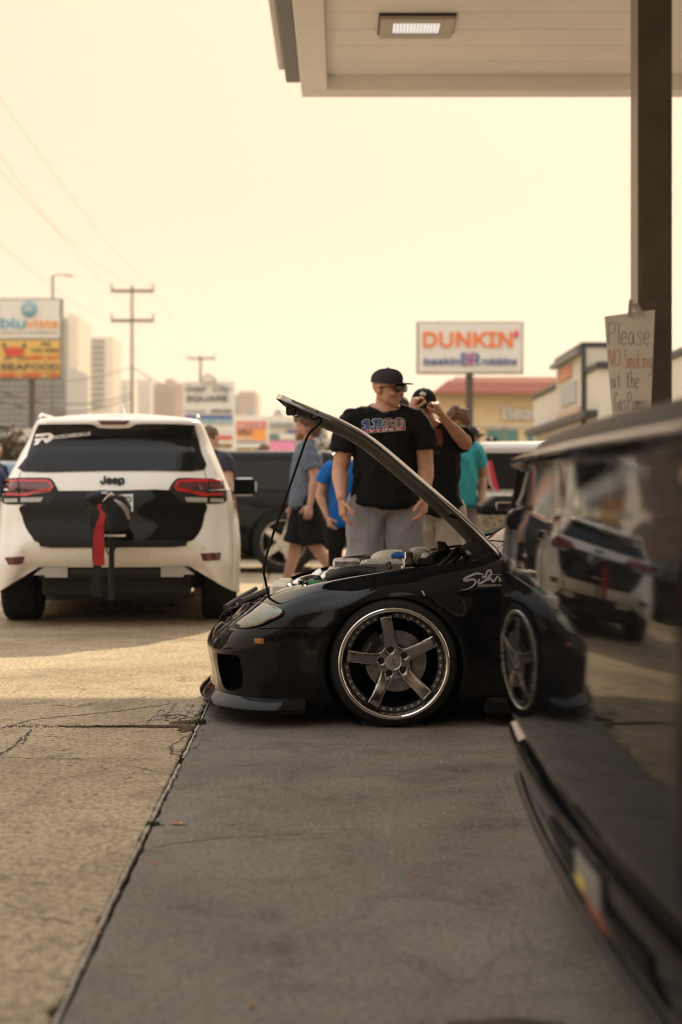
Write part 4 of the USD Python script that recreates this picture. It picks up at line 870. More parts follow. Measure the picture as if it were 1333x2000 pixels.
# badge as heavy rounded letters
bd = text_px('Jeep', 196, 243, 944, 13.5, True).buffer(.7)
part(jp, 'badge', tr(bd, .010, .004), M['black_plastic'], smooth=False)
part(jp, 'bumper_reflector', tr([(9, 1089), (48, 1087), (45, 1100), (38, 1103), (16, 1103)], .005), M['dark_red_lens']); part(jp, 'bumper_reflector', tr([(392, 1081), (432, 1079), (430, 1094), (398, 1096), (395, 1093)], .005), M['dark_red_lens'])
for (x, y) in ((45, 1076), (152, 1084), (289, 1081), (397, 1070)):
    part(jp, 'parking_sensor', tr(sg.Point(x, y).buffer(3.4), .003, .003), pm(f'sensor_{x}', (.6, .6, .58), .35))
M['under'] = pm('under', (.012, .012, .012), .7)
part(jp, 'underbody', box((.30, -.60, .24), (4.5, .60, .50), .03), M['under'])
part(jp, 'rear_diffuser', box((.12, -.62, .40), (.40, .62, .50), .03), M['under'])
M['exhaust_trim'] = pm('exhaust_trim', (.36, .35, .33), .4)
part(jp, 'rear_axle', cat(cyl((.95, -.75, .33), (.95, .75, .33), .07, 14)), M['under']); part(jp, 'differential', ell((.95, 0, .32), (.2, .18, .15), 3), M['under'], smooth=60); part(jp, 'silencer', box((.35, -.55, .20), (.75, .55, .36), .06), M['under'])
for s_ in (-1, 1):
    part(jp, 'exhaust_trim', T(poly([(-.13, 0), (.05, 0), (.05, .02), (.14, .02), (.05, .085), (-.13, .085)] if s_ < 0 else [(.13, 0), (-.05, 0), (-.05, .02), (-.14, .02), (-.05, .085), (.13, .085)], .02), (.12, s_ * .50, .405), rx=np.pi / 2, rz=-np.pi / 2), M['exhaust_trim'])
    part(jp, 'axle_arm', cyl((.8, s_ * .2, .30), (.95, s_ * .72, .38), .045, 12), M['under'])
    rr = part(jp, 'roof_rail', tube(spline([(.62, s_ * .66, 1.70), (.66, s_ * .655, 1.725), (.8, s_ * .645, 1.735), (1.8, s_ * .63, 1.745), (2.3, s_ * .62, 1.73), (2.36, s_ * .62, 1.70)], 6), .014, 8), M['white_paint'], smooth=60)
    for xx in (.95, 3.86):
        ms = wheel_simple(None, '', .385, .30, .265, None, 5, s_)
        w = part(jp, 'wheel', T(ms['tyre'], (xx, s_ * .83, .385)), M['rubber'], smooth=50); part(w, 'rim', T(ms['rim'], (xx, s_ * .83, .385)), M['dark_metal']); part(w, 'spokes', T(ms['spokes'], (xx, s_ * .83, .385)), M['dark_metal'])
    ml = lambda m: m
    mr = part(jp, 'door_mirror', T(box((-.06, -.12, -.09), (.06, .12, .09), .05), (2.62, s_ * 1.06, 1.14)), M['white_paint'])
    part(mr, 'mirror_glass', T(box((-.004, -.105, -.075), (.004, .105, .075), .003), (2.555, s_ * 1.06, 1.14)), M['dark_glass']); part(mr, 'mirror_arm', box((2.60, s_ * .90 - .05, 1.06), (2.67, s_ * .90 + .06, 1.10), .01), M['black_plastic'])
    wq = dense(T(poly([(.75, 1.17), (3.0, 1.15), (2.5, 1.52), (1.0, 1.56)], .003), rx=np.pi / 2), .1)
    wq = wq if s_ < 0 else mir(wq)
    part(jp, 'side_window', drape(T(wq, (0, s_ * 1.4, 0)), JB, (0, -s_, 0), .004), M['dark_glass'], smooth=40)
    part(jp, 'door_handle', box((1.5, s_ * .945 - .015, .98), (1.72, s_ * .945 + .02, 1.01), .008), M['white_paint'])
fin = FJ.px(231, 800, 11.6)
part(jp, 'antenna_fin', T(trimesh.Trimesh(*(lambda h: (h.vertices, h.faces))(to_tm(Manifold.hull_points(np.array([(-.08, 0, .10), (-.05, .012, .0), (-.05, -.012, 0), (.14, .03, -.02), (.14, -.03, -.02), (-.09, .025, -.03), (-.09, -.025, -.03), (-.06, 0, .10)]))))), (.95, 0, 1.765)), M['white_paint'])
part(jp, 'rear_wiper', tr(stroke_px([[(226, 832), (300, 829)]], 1.5), .012, .003), M['matt_black']) if False else None
pl = part(jp, 'licence_plate', tr([(206, 967), (260, 965), (260, 999), (206, 1001)], .012, .006), M['plate_white'])
part(pl, 'plate_number', tr(text_px('5GK', 222, 258, 992, 17, True), .015, .002), pm('plate_blue', (.02, .10, .2), .5), smooth=False); part(pl, 'plate_state', tr(text_px('MARYLAND', 224, 257, 973, 4, True), .015, .002), M['seam'], smooth=False)
# the drag chute in its pack, hung on its own bar behind the tailgate
M['nylon'] = pm('nylon', (.010, .010, .012), .55, noise=.4, nscale=25, bump=.4, bscale=40, spec=.25); M['nylon_grey'] = pm('nylon_grey', (.22, .20, .19), .45, noise=.2, nscale=20); M['red_web'] = pm('red_web', (.30, .008, .014), .75, bump=.4, bscale=140)
YC = 10.42
pc = P(214, 1120, YC); ch = thing('drag_chute', 'black parachute pack on a pole with a long red strap behind the white vehicle', 'parachute', (pc[0], pc[1], 0))
def cp(px, py, Y=None): q = P(px, py, YC if Y is None else Y); return q - [pc[0], pc[1], 0]
pk = to_tm(Manifold.batch_hull([Manifold.sphere(.05, 20).scale((1, 1.2, 1)).translate(tuple(cp(x, y, Y))) for x, y, Y in [(188, 972, YC), (200, 968, YC - .03), (236, 978, YC), (243, 1000, YC), (240, 1024, YC), (218, 1026, YC - .05), (184, 1000, YC), (196, 1020, YC)]]).refine_to_length(.015))
pk.vertices += (meshkit.fbm(pk.vertices * 9)[:, None] - .5) * .05 * (pk.vertices - pk.vertices.mean(0)) / .15
part(ch, 'pack', pk, M['nylon'], smooth=70)
fp = T(sphere_ := ell((0, 0, 0), (.075, .05, .05), 3), cp(189, 972, YC - .06)); fp.vertices += (meshkit.fbm(fp.vertices * 14)[:, None] - .5) * .03
part(ch, 'flap', fp, M['nylon'], smooth=70)
def web(pts, w, mat, name, Yo=0.0, th=.004):
    V = []
    for x, y, ww, dy in pts:
        c = cp(x, y, YC - .09 + dy + Yo); h = ww / F * YC / 2; V.append(np.array([c + [-h, 0, 0], c + [h, 0, 0], c + [h, th, 0], c + [-h, th, 0]]))
    m = rings([q for q in V], closed_u=True, cap=True); m.fix_normals(); part(ch, name, m, mat, smooth=20)
k = lambda pts: [tuple(r) for r in spline(np.array(pts, float), 5)]
web(k([(196, 984, 8, .0), (197, 992, 13, .0), (201, 1004, 11, -.01), (196, 1022, 15, -.02), (193, 1040, 20, -.01), (193, 1070, 22, .0), (193, 1090, 22, .01), (194, 1104, 21, .01)]), 0, M['red_web'], 'red_strap')
web(k([(178, 985, 22, .03), (184, 1010, 22, .04), (188, 1050, 18, .04), (189, 1090, 18, .05), (190, 1120, 14, .05), (186, 1140, 18, .05), (190, 1165, 22, .06)]), 0, M['nylon'], 'black_strap', .02)
web(k([(224, 975, 6, .02), (236, 984, 12, .0), (246, 996, 10, .02), (252, 1014, 5, .05)]), 0, M['nylon_grey'], 'grey_strap', -.06)
part(ch, 'clip', tube(spline([cp(201, 979, YC - .10), cp(205, 975, YC - .11), cp(212, 968, YC - .11), cp(218, 963, YC - .10), cp(222, 968, YC - .09)], 4), .006, 8), M['chrome'], smooth=60); part(ch, 'pull_loop', T(ell((0, 0, 0), (.018, .008, .012), 2), cp(214, 967, YC - .115)), pm('pink_tab', (.5, .33, .3), .6))
part(ch, 'maker_tag', T(box((-.022, -.003, -.010), (.022, .003, .010), .001), cp(204, 962, YC - .12), ry=.15), pm('tag_blue', (.35, .42, .55), .5))
part(ch, 'pole', cyl(cp(218, 1040), cp(218, 1172), .021, 14), M['black_plastic']); part(ch, 'plate', box(cp(206, 1048, YC + .02), cp(244, 1044, YC - .04)), pm('plate_pale', (.6, .58, .55), .4))
part(ch, 'release_cable', tube(spline([cp(208, 1068), cp(209, 1078), cp(215, 1084), cp(222, 1078), cp(226, 1068)], 5), .005, 8), M['matt_black'], smooth=60)
part(ch, 'mount', box(cp(206, 1172, YC - .02), cp(230, 1160, YC + .5)), M['under'])
# ================================================================ the glossy black car close to the camera
FN = Frame((.405, 2.77, 0), -.2)
bc = thing('black_saloon', 'glossy black car close by on the right, out of focus and mirroring the lot', 'car', FN.loc, -.2)
prof = [(.27, .10), (.285, .055), (.31, .030), (.36, .010), (.405, .004), (.413, .012), (.417, .050), (.473, .052), (.478, .006), (.486, -.006)]
pq = PchipInterpolator([.486, .55, .65, .75, .85, .92, .965, .98], [-.006, -.013, -.016, -.016, -.013, -.007, .0, .004]); prof += [(float(z), float(pq(z))) for z in np.linspace(.50, .98, 14)]
pq = PchipInterpolator([.98, .985, 1.0, 1.02, 1.04, 1.06, 1.085], [.004, .007, .0105, .0147, .0177, .0197, .0208]); prof += [(float(z), float(pq(z))) for z in np.linspace(.985, 1.085, 9)]
pq = PchipInterpolator([1.085, 1.090, 1.097, 1.105, 1.112, 1.118, 1.121], [.0208, .010, .001, .001, .010, .028, .060]); prof += [(float(z), float(pq(z))) for z in np.linspace(1.088, 1.121, 11)]
lv = [dict(z=z, x0=x, x1=4.7 - max(0, (z - .9)) * .5, w=1.10 - .03 * abs(z - .6) - (.0 if z < 1.1 else (z - 1.1) * 1.2), ry0=.12 + .08 * sstep(1.06, 1.12, z), rx0=.07 + .12 * sstep(1.08, 1.14, z)) for z, x in prof]
nb = ringbody(lv, None, None, bow0=.030, bow1=.05, rx1=.3, ry1=.3, ns=70, nn=26, nc=18, crown=.035)
nbm = ringbody(lv, None, None, bow0=.030, bow1=.05, rx1=.3, ry1=.3, ns=70, nn=26, nc=18)
bm = to_mf(nbm)
for wx in (.95, 3.75): bm = bm - cylY(wx, .34, .37, -1.3, -.62) - cylY(wx, .34, .37, .62, 1.3)
NB = to_tm(bm); NBt = trimesh.Trimesh(NB.vertices, NB.faces)
part(bc, 'body', NB, M['near_black'], smooth=28)
top = ringbody([dict(lv[-1], z=a_, x0=b_, w=1.06 - (a_ - 1.1) * 1.2, rx0=.2, ry0=.24) for a_, b_ in ((1.1225, .045), (1.13, .050), (1.14, .056), (1.15, .064), (1.158, .075), (1.164, .092), (1.168, .12), (1.171, .2))], None, None, bow0=.030, bow1=.05, rx1=.3, ry1=.3, ns=70, nn=26, nc=18, crown=.035)
part(bc, 'boot_lid', top, pm('lid_black', (.004, .004, .004), .42, spec=.05), smooth=40)
cabn = ringbody([dict(z=1.12, x0=1.25, x1=3.75, w=.80), dict(z=1.25, x0=1.50, x1=3.45, w=.75), dict(z=1.40, x0=1.85, x1=3.05, w=.66), dict(z=1.47, x0=2.05, x1=2.85, w=.58), dict(z=1.49, x0=2.2, x1=2.7, w=.5)], bow0=.1, rx0=.2, ry0=.25, bow1=.1, rx1=.2, ry1=.25, ns=30, crown=.012)
part(bc, 'cabin', cabn, M['black_paint'], smooth=35)
NC = trimesh.Trimesh(cabn.vertices, cabn.faces)
for s_ in (-1, 1):
    wq = dense(T(poly([(1.6, 1.16), (3.35, 1.16), (2.9, 1.42), (2.05, 1.43)], .003), rx=np.pi / 2), .1); wq = wq if s_ < 0 else mir(wq)
    part(bc, 'side_window', drape(T(wq, (0, s_ * 1.4, 0)), NC, (0, -s_, 0), .004), M['dark_glass'], smooth=40)
    for xx in (.95, 3.75):
        ms = wheel_simple(None, '', .34, .25, .24, None, 5, s_)
        w = part(bc, 'wheel', T(ms['tyre'], (xx, s_ * .82, .34)), M['rubber'], smooth=50); part(w, 'rim', T(ms['rim'], (xx, s_ * .82, .34)), M['alu']); part(w, 'spokes', T(ms['spokes'], (xx, s_ * .82, .34)), M['alu'])
part(bc, 'rear_window', drape(T(T(dense(T(poly([(-.62, 1.16), (.62, 1.16), (.50, 1.43), (-.50, 1.43)], .003), rx=np.pi / 2), .08), rz=-np.pi / 2), (-1, 0, 0)), NC, (1, 0, 0), .004), M['dark_glass'], smooth=40)
nt_ = lambda o, lift=.003, depth=.01, **k: traced(FN, o, NBt, lift, depth, size=14, **k)
def onface(pts, lift, th=.006):
    q = T(dense(T(poly([(-a, b) for a, b in pts][::-1], th), rx=np.pi / 2), .06), rz=-np.pi / 2); return drape(T(q, (-1, 0, 0)), NBt, (1, 0, 0), lift)
Y_ = lambda *p: [(-a, b) for a, b in p]
part(bc, 'lower_vent', onface([(-.02, .295), (-.01, .395), (-.30, .40), (-.29, .345)], .003), M['matt_black']); part(bc, 'lower_vent', onface([(-.55, .29), (-.54, .37), (-.80, .375), (-.79, .30)], .003), M['matt_black'])
np_ = part(bc, 'licence_plate', onface([(-.32, .30), (-.32, .41), (-.52, .41), (-.52, .30)], .008), pm('plate_dull', (.13, .125, .115), .45))
part(np_, 'plate_band', onface([(-.35, .31), (-.35, .345), (-.50, .345), (-.50, .31)], .012, .003), pm('plate_red', (.25, .06, .02), .5)); part(np_, 'plate_band', onface([(-.34, .352), (-.34, .375), (-.40, .375), (-.40, .352)], .012, .003), pm('plate_yellow', (.55, .42, .06), .5))
part(bc, 'lip_trim', tube([np.array([x, y, .272]) for x, y in [(q[0] + .03, q[1]) for q in np.vstack([outline(.0, 4, 1.08, bow0=.030, rx0=.07, ry0=.12)[:30][::-1] * [1, -1], outline(.0, 4, 1.08, bow0=.030, rx0=.07, ry0=.12)[1:30]])]], .012, 8), M['black_plastic'], smooth=60)
part(bc, 'lock_badge', onface([(-.96 + .012 * math.cos(a), 1.045 + .012 * math.sin(a)) for a in np.linspace(0, 6.28, 16, endpoint=False)], .006), M['chrome'])

# ================================================================ plain cars behind
def far_car(name, label, cat_, loc, rz, L=4.6, W=.92, belt=1.0, roof=1.6, paint=None, cab=(.9, 4.1), rake=(.35, .9), lamps='rear', plate=None, R=.36, pickup=False):
    fr = Frame(loc, rz); c = thing(name, label, cat_, loc, rz, group='cars parked beyond the coupe')
    lv = [dict(z=z, x0=x, x1=L - x, w=W - i) for z, x, i in ((.30, .12, .05), (.36, .05, .02), (.5, .0, 0), (.7, .0, 0), (belt - .15, .03, .0), (belt - .04, .06, .02), (belt, .10, .05))]
    b = ringbody(lv, None, None, bow0=.05, rx0=.2, ry0=.25, bow1=.1, rx1=.35, ry1=.35, ns=50, nn=8, nc=8)
    bm = to_mf(b); wx = (R + .55, L - R - .58)
    for x in wx: bm = bm - cylY(x, R, R + .05, -1.4, -W + .32, 32) - cylY(x, R, R + .05, W - .32, 1.4, 32)
    B = to_tm(bm); part(c, 'body', B, paint, smooth=35)
    h = roof - belt
    cm = ringbody([dict(z=belt - .02 + (h + .02) * t, x0=cab[0] + rake[0] * t + e, x1=cab[1] - rake[1] * t - e, w=W - .07 - .16 * t - e * .6) for t, e in ((0, 0), (.3, 0), (.6, 0), (.86, .01), (.95, .04), (1, .12))], bow0=.05, rx0=.12, ry0=.15, bow1=.1, rx1=.2, ry1=.2, ns=24, nn=8, nc=8, crown=.02)
    part(c, 'cabin', cm, paint, smooth=35); C = trimesh.Trimesh(cm.vertices, cm.faces)
    x0, x1 = cab[0] + .16, cab[1] - .16; n = 2 if not pickup else 2; xs = np.linspace(x0, x1, n + 1)
    for s_ in (-1, 1):
        for i in range(n):
            a, b_ = xs[i] + .04, xs[i + 1] - .04; ta = rake[0] * .8 if i == 0 else 0; tb = rake[1] * .8 if i == n - 1 else 0
            wq = dense(T(poly([(a, belt + .05), (b_, belt + .05), (b_ - tb, roof - .13), (a + ta, roof - .13)], .003), rx=np.pi / 2), .15); wq = wq if s_ < 0 else mir(wq)
            part(c, 'side_window', drape(T(wq, (0, s_ * 1.4, 0)), C, (0, -s_, 0), .004), M['dark_glass'], smooth=40)
        for x in wx:
            ms = wheel_simple(None, '', R, .24, R - .11, None, 5, s_)
            w = part(c, 'wheel', T(ms['tyre'], (x, s_ * (W - .12), R)), M['rubber'], smooth=50); part(w, 'rim', T(ms['rim'], (x, s_ * (W - .12), R)), M['alu']); part(w, 'spokes', T(ms['spokes'], (x, s_ * (W - .12), R)), M['alu'])
        BT = trimesh.Trimesh(B.vertices, B.faces)
        lq = T(dense(T(poly([(-.16, belt - .38), (.16, belt - .38), (.16, belt - .10), (-.12, belt - .12)], .006), rx=np.pi / 2), .06), rz=-np.pi / 2)
        lmp = part(c, 'tail_light', drape(T(lq, (-1, s_ * (W - .20), 0)), BT, (1, 0, 0), .005), M['red_lens'], smooth=40)
        part(lmp, 'reverse_lamp', drape(T(T(dense(T(poly([(-.13, belt - .28), (.13, belt - .28), (.13, belt - .22), (-.13, belt - .22)], .004), rx=np.pi / 2), .06), rz=-np.pi / 2), (-1, s_ * (W - .20), 0)), BT, (1, 0, 0), .010), M['clear_lens'])
        hq = T(dense(T(poly([(-.18, belt - .34), (.18, belt - .34), (.18, belt - .18), (-.18, belt - .18)], .006), rx=np.pi / 2), .06), rz=np.pi / 2)
        part(c, 'headlight', drape(T(hq, (L + 1, s_ * (W - .26), 0)), BT, (-1, 0, 0), .005), M['clear_lens'], smooth=40)
        part(c, 'door_mirror', box((cab[1] - .55, s_ * (W + .10) - .10, belt + .02), (cab[1] - .43, s_ * (W + .10) + .10, belt + .18), .04), M['black_plastic'])
        part(c, 'door_handle', box((xs[1] + .05, s_ * W - .02, belt - .17), (xs[1] + .25, s_ * W + .02, belt - .13), .01), M['chrome'])
        seams = tube([(xs[1], s_ * (W + .001), belt - .1), (xs[1], s_ * (W + .001), .42)], .006, 6); part(c, 'door_seam', seams, M['matt_black'])
    part(c, 'rear_window', drape(T(T(dense(T(poly([(-W + .30, belt + .06), (W - .30, belt + .06), (W - .38, roof - .13), (-W + .38, roof - .13)], .003), rx=np.pi / 2), .12), rz=-np.pi / 2), (-1, 0, 0)), C, (1, 0, 0), .004), M['dark_glass'], smooth=40)
    part(c, 'windscreen', drape(T(T(dense(T(poly([(-W + .24, belt + .06), (W - .24, belt + .06), (W - .34, roof - .12), (-W + .34, roof - .12)], .003), rx=np.pi / 2), .12), rz=np.pi / 2), (L + 2, 0, 0)), C, (-1, 0, 0), .004), M['dark_glass'], smooth=40)
    part(c, 'rear_bumper', box((-.05, -W + .14, .42), (.06, W - .14, .56), .03), M['chrome'] if pickup else paint)
    if plate:
        pl = part(c, 'licence_plate', box((-.068, -.15, .44), (-.056, .15, .59), .004), M['plate_white']); part(pl, 'plate_number', T(T(upright(text(plate, .07, True, .002, centre=True)), rz=-np.pi / 2), (-.070, 0, .48)), M['pen_black'], smooth=False)
    return c, fr
M['dark_paint'] = pm('dark_paint', (.006, .0065, .008), .06, spec=.16); M['silver_paint'] = pm('silver_paint', (.42, .39, .37), .25, metal=.3, coat=.6); M['red_paint'] = pm('red_paint', (.30, .02, .018), .15, coat=.8); M['blue_paint'] = pm('blue_paint', (.04, .09, .15), .12, coat=.6); M['taupe_paint'] = pm('taupe_paint', (.16, .145, .125), .3, metal=.3, coat=.5)
far_car('black_pickup', 'black sport utility vehicle parked behind the bearded man, its rear at the right', 'car', (.25, 19.0, 0), 178, L=5.2, W=.97, belt=1.02, roof=1.57, paint=M['dark_paint'], cab=(.10, 4.1), rake=(.10, .8), plate='4CM 83', R=.40)
far_car('red_car', 'red car showing only its roof above the black vehicle', 'car', (-.45, 24.0, 0), 174, L=4.7, W=.92, belt=1.02, roof=1.72, paint=M['red_paint'], cab=(.5, 3.9), R=.36)
far_car('taupe_car', 'brownish grey car behind the bearded man and the person in blue', 'car', (.3, 22.5, 0), 178, L=4.6, W=.9, belt=.92, roof=1.42, paint=M['taupe_paint'], cab=(1.0, 3.6), R=.34)
sv, FS = far_car('silver_van', 'silver van with a pale roof parked behind the man in the teal tee', 'van', (1.25, 17.2, 0), -4, L=5.2, W=.98, belt=1.02, roof=1.62, paint=M['silver_paint'], cab=(.1, 4.9), rake=(.1, .5), R=.37)
far_car('blue_car', 'dark blue car with chrome trim just visible left of the white vehicle', 'car', (-5.3, 18.0, 0), 75, L=4.6, W=.92, belt=.98, roof=1.45, paint=M['blue_paint'], cab=(.9, 3.7), R=.36)
far_car('red_hatchback', 'red car with roof lights behind the silver van', 'car', (1.7, 22.0, 0), -4, L=4.6, W=.92, belt=1.05, roof=1.78, paint=M['red_paint'], cab=(.3, 4.0), R=.37)

# flag hung in the van's window, aggregate litter bin
M['flag_red'] = pm('flag_red', (.42, .02, .03), .8); M['flag_blue'] = pm('flag_blue', (.02, .06, .30), .8); M['flag_white'] = pm('flag_white', (.6, .55, .52), .8)
fl_ = P(945, 900, 15.9); flag = thing('flag', 'red, white and blue flag hanging beside the window of the silver van', 'flag', fl_)
def fq(pts, Yo=0.0):
    V = [np.array([P(x0, y, 15.9 + Yo) - fl_, P(x1, y, 15.9 + Yo + .03) - fl_]) for x0, x1, y in pts]
    V = [np.vstack([v, v[::-1] + [0, .006, 0]]) for v in V]; m = rings(V, cap=True); m.fix_normals(); return m
part(flag, 'red_stripe', fq([(953, 961, 900), (958, 967, 925), (964, 974, 950), (972, 976, 960)]), M['flag_red']); part(flag, 'white_stripe', fq([(950, 953, 900), (953, 958, 925), (956, 964, 945), (966, 972, 960)], .01), M['flag_white']); part(flag, 'blue_field', fq([(943, 950, 899), (944, 951, 914)]), M['flag_blue'])
M['aggregate'] = usdkit.material(stage, '/World/Looks/aggregate', {'tc': ('texture_coordinate', {}), 'v': ('voronoi_texture', {'scale': 42.0}), 'r': ('rgb_ramp', {'ramp': [(0, (.10, .08, .06)), (.5, (.30, .25, .18)), (1, (.50, .44, .34))]}), 's': ('separate_xyz', {}), 'b': ('bump', {'strength': .8, 'distance': .01, 'invert': True}), 'p': ('principled_bsdf', {'roughness': .85})},
    [('tc.object', 'v.vector'), ('v.color', 's.vector'), ('s.x', 'r.fac'), ('r.color', 'p.base_color'), ('v.distance', 'b.height'), ('b.normal', 'p.normal')], surface='p.BSDF')
bq = P(988, 964, 13.6); bn_ = thing('litter_bin', 'square pebble-dash litter bin with dark hood behind the raised bonnet', 'litter bin', (bq[0], 13.6, 0))
part(bn_, 'bin', box((-.26, -.26, .0), (.26, .26, .82), .02), M['aggregate'])
hd_ = to_tm(Manifold.batch_hull([Manifold.sphere(.05, 16).translate((x, y, .87)) for x in (-.21, .21) for y in (-.21, .21)] + [Manifold.sphere(.05, 16).translate((x, y, .95)) for x in (-.10, .14) for y in (-.12, .12)])); part(bn_, 'hood', hd_, M['matt_black'], smooth=50)
part(bn_, 'flap', box((-.12, -.262, .86), (.12, -.235, .94), .01), M['chrome'])
# ================================================================ people
def hullchain(pts, seg=18):
    """pts: (centre, radius or radii) -> union of hulls of successive ellipsoids"""
    S = [Manifold.sphere(1.0, seg).scale(tuple(np.broadcast_to(r, 3))).translate(tuple(map(float, c))) for c, r in pts]
    return Manifold.batch_boolean([Manifold.batch_hull([S[i], S[i + 1]]) for i in range(len(S) - 1)], __import__('manifold3d').OpType.Add) if len(S) > 1 else S[0]
def smoothed(m, L, it=8, disp=0.0, fs=7.0, seed=0, stretch=(1, 1, .45)):
    t = to_tm(m.refine_to_length(L)); t = trimesh.Trimesh(t.vertices, t.faces); t.merge_vertices()
    trimesh.smoothing.filter_taubin(t, lamb=.5, nu=.52, iterations=it)
    if disp:
        n = t.vertex_normals; q = t.vertices * fs * np.array(stretch); w = meshkit.fbm(q + seed * 7.3, 3, seed)
        ridge = 1 - np.abs(2 * meshkit.fbm(q * 1.6 + 3.1 + seed, 2, seed + 5) - 1)
        t.vertices = t.vertices + n * ((w - .5) * disp + (ridge ** 3 - .4) * disp * .9)[:, None]
    return t
def unit(v): v = np.asarray(v, float); return v / np.linalg.norm(v)
def hand(wrist, d, palm, thumb, k=1.0, curl=.35):
    """palm faces along palm, fingers leave along d, thumb on the side thumb"""
    d, palm = unit(d), np.asarray(palm, float); palm = unit(palm - d * (palm @ d)); side = unit(np.cross(d, palm)); side = side if side @ np.asarray(thumb, float) > 0 else -side
    w = np.asarray(wrist, float); out = []
    pal = [(w, (.026 * k,) * 3)] ; kn = [w + d * .088 * k + side * s * k for s in (.032, .011, -.010, -.030)]
    out.append(Manifold.batch_hull([Manifold.sphere(.024 * k, 12).translate(tuple(w))] + [Manifold.sphere(.0145 * k, 12).translate(tuple(q)) for q in kn] + [Manifold.sphere(.019 * k, 12).translate(tuple(w + d * .035 * k + side * .026 * k + palm * .006 * k))]))
    for i, (q, L) in enumerate(zip(kn, (.074, .083, .077, .060))):
        p, a = q, curl * (1 + .12 * i); pts = [(p - d * .01 * k, .0105 * k)]
        for j, f in enumerate((.45, .32, .25)):
            dd = d * math.cos(a) + palm * math.sin(a); p = p + dd * L * f * k; pts.append((p, (.0100 - .0009 * j) * k)); a += curl * 1.2
        out.append(hullchain(pts, 10))
    p = w + d * .022 * k + side * .024 * k; pts = [(p, .015 * k)]
    for f, (cd_, cs, cp_) in zip((.042, .034, .026), ((.55, .75, .35), (.8, .45, .4), (.9, .2, .4))):
        p = p + unit(d * cd_ + side * cs + palm * cp_) * f * k; pts.append((p, .0115 * k))
    out.append(hullchain(pts, 10))
    return Manifold.batch_boolean(out, __import__('manifold3d').OpType.Add)
def rotm(yaw, pitch=0.0, roll=0.0):
    return trimesh.transformations.euler_matrix(math.radians(pitch), math.radians(roll), math.radians(yaw), 'sxyz')[:3, :3]
def place(m, R, c, k): m = m.copy(); m.vertices = (m.vertices * k) @ R.T + c; return m
def head_parts(w=1.0, smile=True):
    OT = __import__('manifold3d').OpType
    sp = lambda c, r, s=20: Manifold.sphere(1.0, s).scale(tuple(np.broadcast_to(r, 3))).translate(c)
    cran = sp((0, .012, .035), (.078, .098, .088), 28)
    face = Manifold.batch_hull([sp((0, -.030, .02), (.066 * w, .060, .06)), sp((.040 * w, -.028, -.062), (.022, .03, .026)), sp((-.040 * w, -.028, -.062), (.022, .03, .026)), sp((0, -.066, -.094), (.022, .018, .016)), sp((.046 * w, .02, -.04), (.022, .03, .03)), sp((-.046 * w, .02, -.04), (.022, .03, .03))])
    nose = Manifold.batch_hull([sp((0, -.088, .018), (.008, .008, .008), 10), sp((0, -.112, -.022), (.010, .011, .009), 10), sp((.015, -.094, -.028), (.008, .01, .007), 10), sp((-.015, -.094, -.028), (.008, .01, .007), 10)])
    brow = Manifold.batch_hull([sp((.04, -.080, .028), (.018, .012, .008), 10), sp((-.04, -.080, .028), (.018, .012, .008), 10)])
    cheeks = [sp((s * .038 * w, -.070, -.028), (.024, .022, .022), 12) for s in (-1, 1)]
    ears = [sp((s * .079, .012, -.004), (.010, .021, .034), 12) for s in (-1, 1)]
    lips = [Manifold.batch_hull([sp((-.022, -.082, -.060), .006, 8), sp((.022, -.082, -.060), .006, 8), sp((0, -.093, -.060 + dz), (.012, .006, .005), 8)]) for dz in (.006, -.010)]
    return Manifold.batch_boolean([cran, face, nose, brow] + cheeks + ears + lips, OT.Add)
CAPS = {}
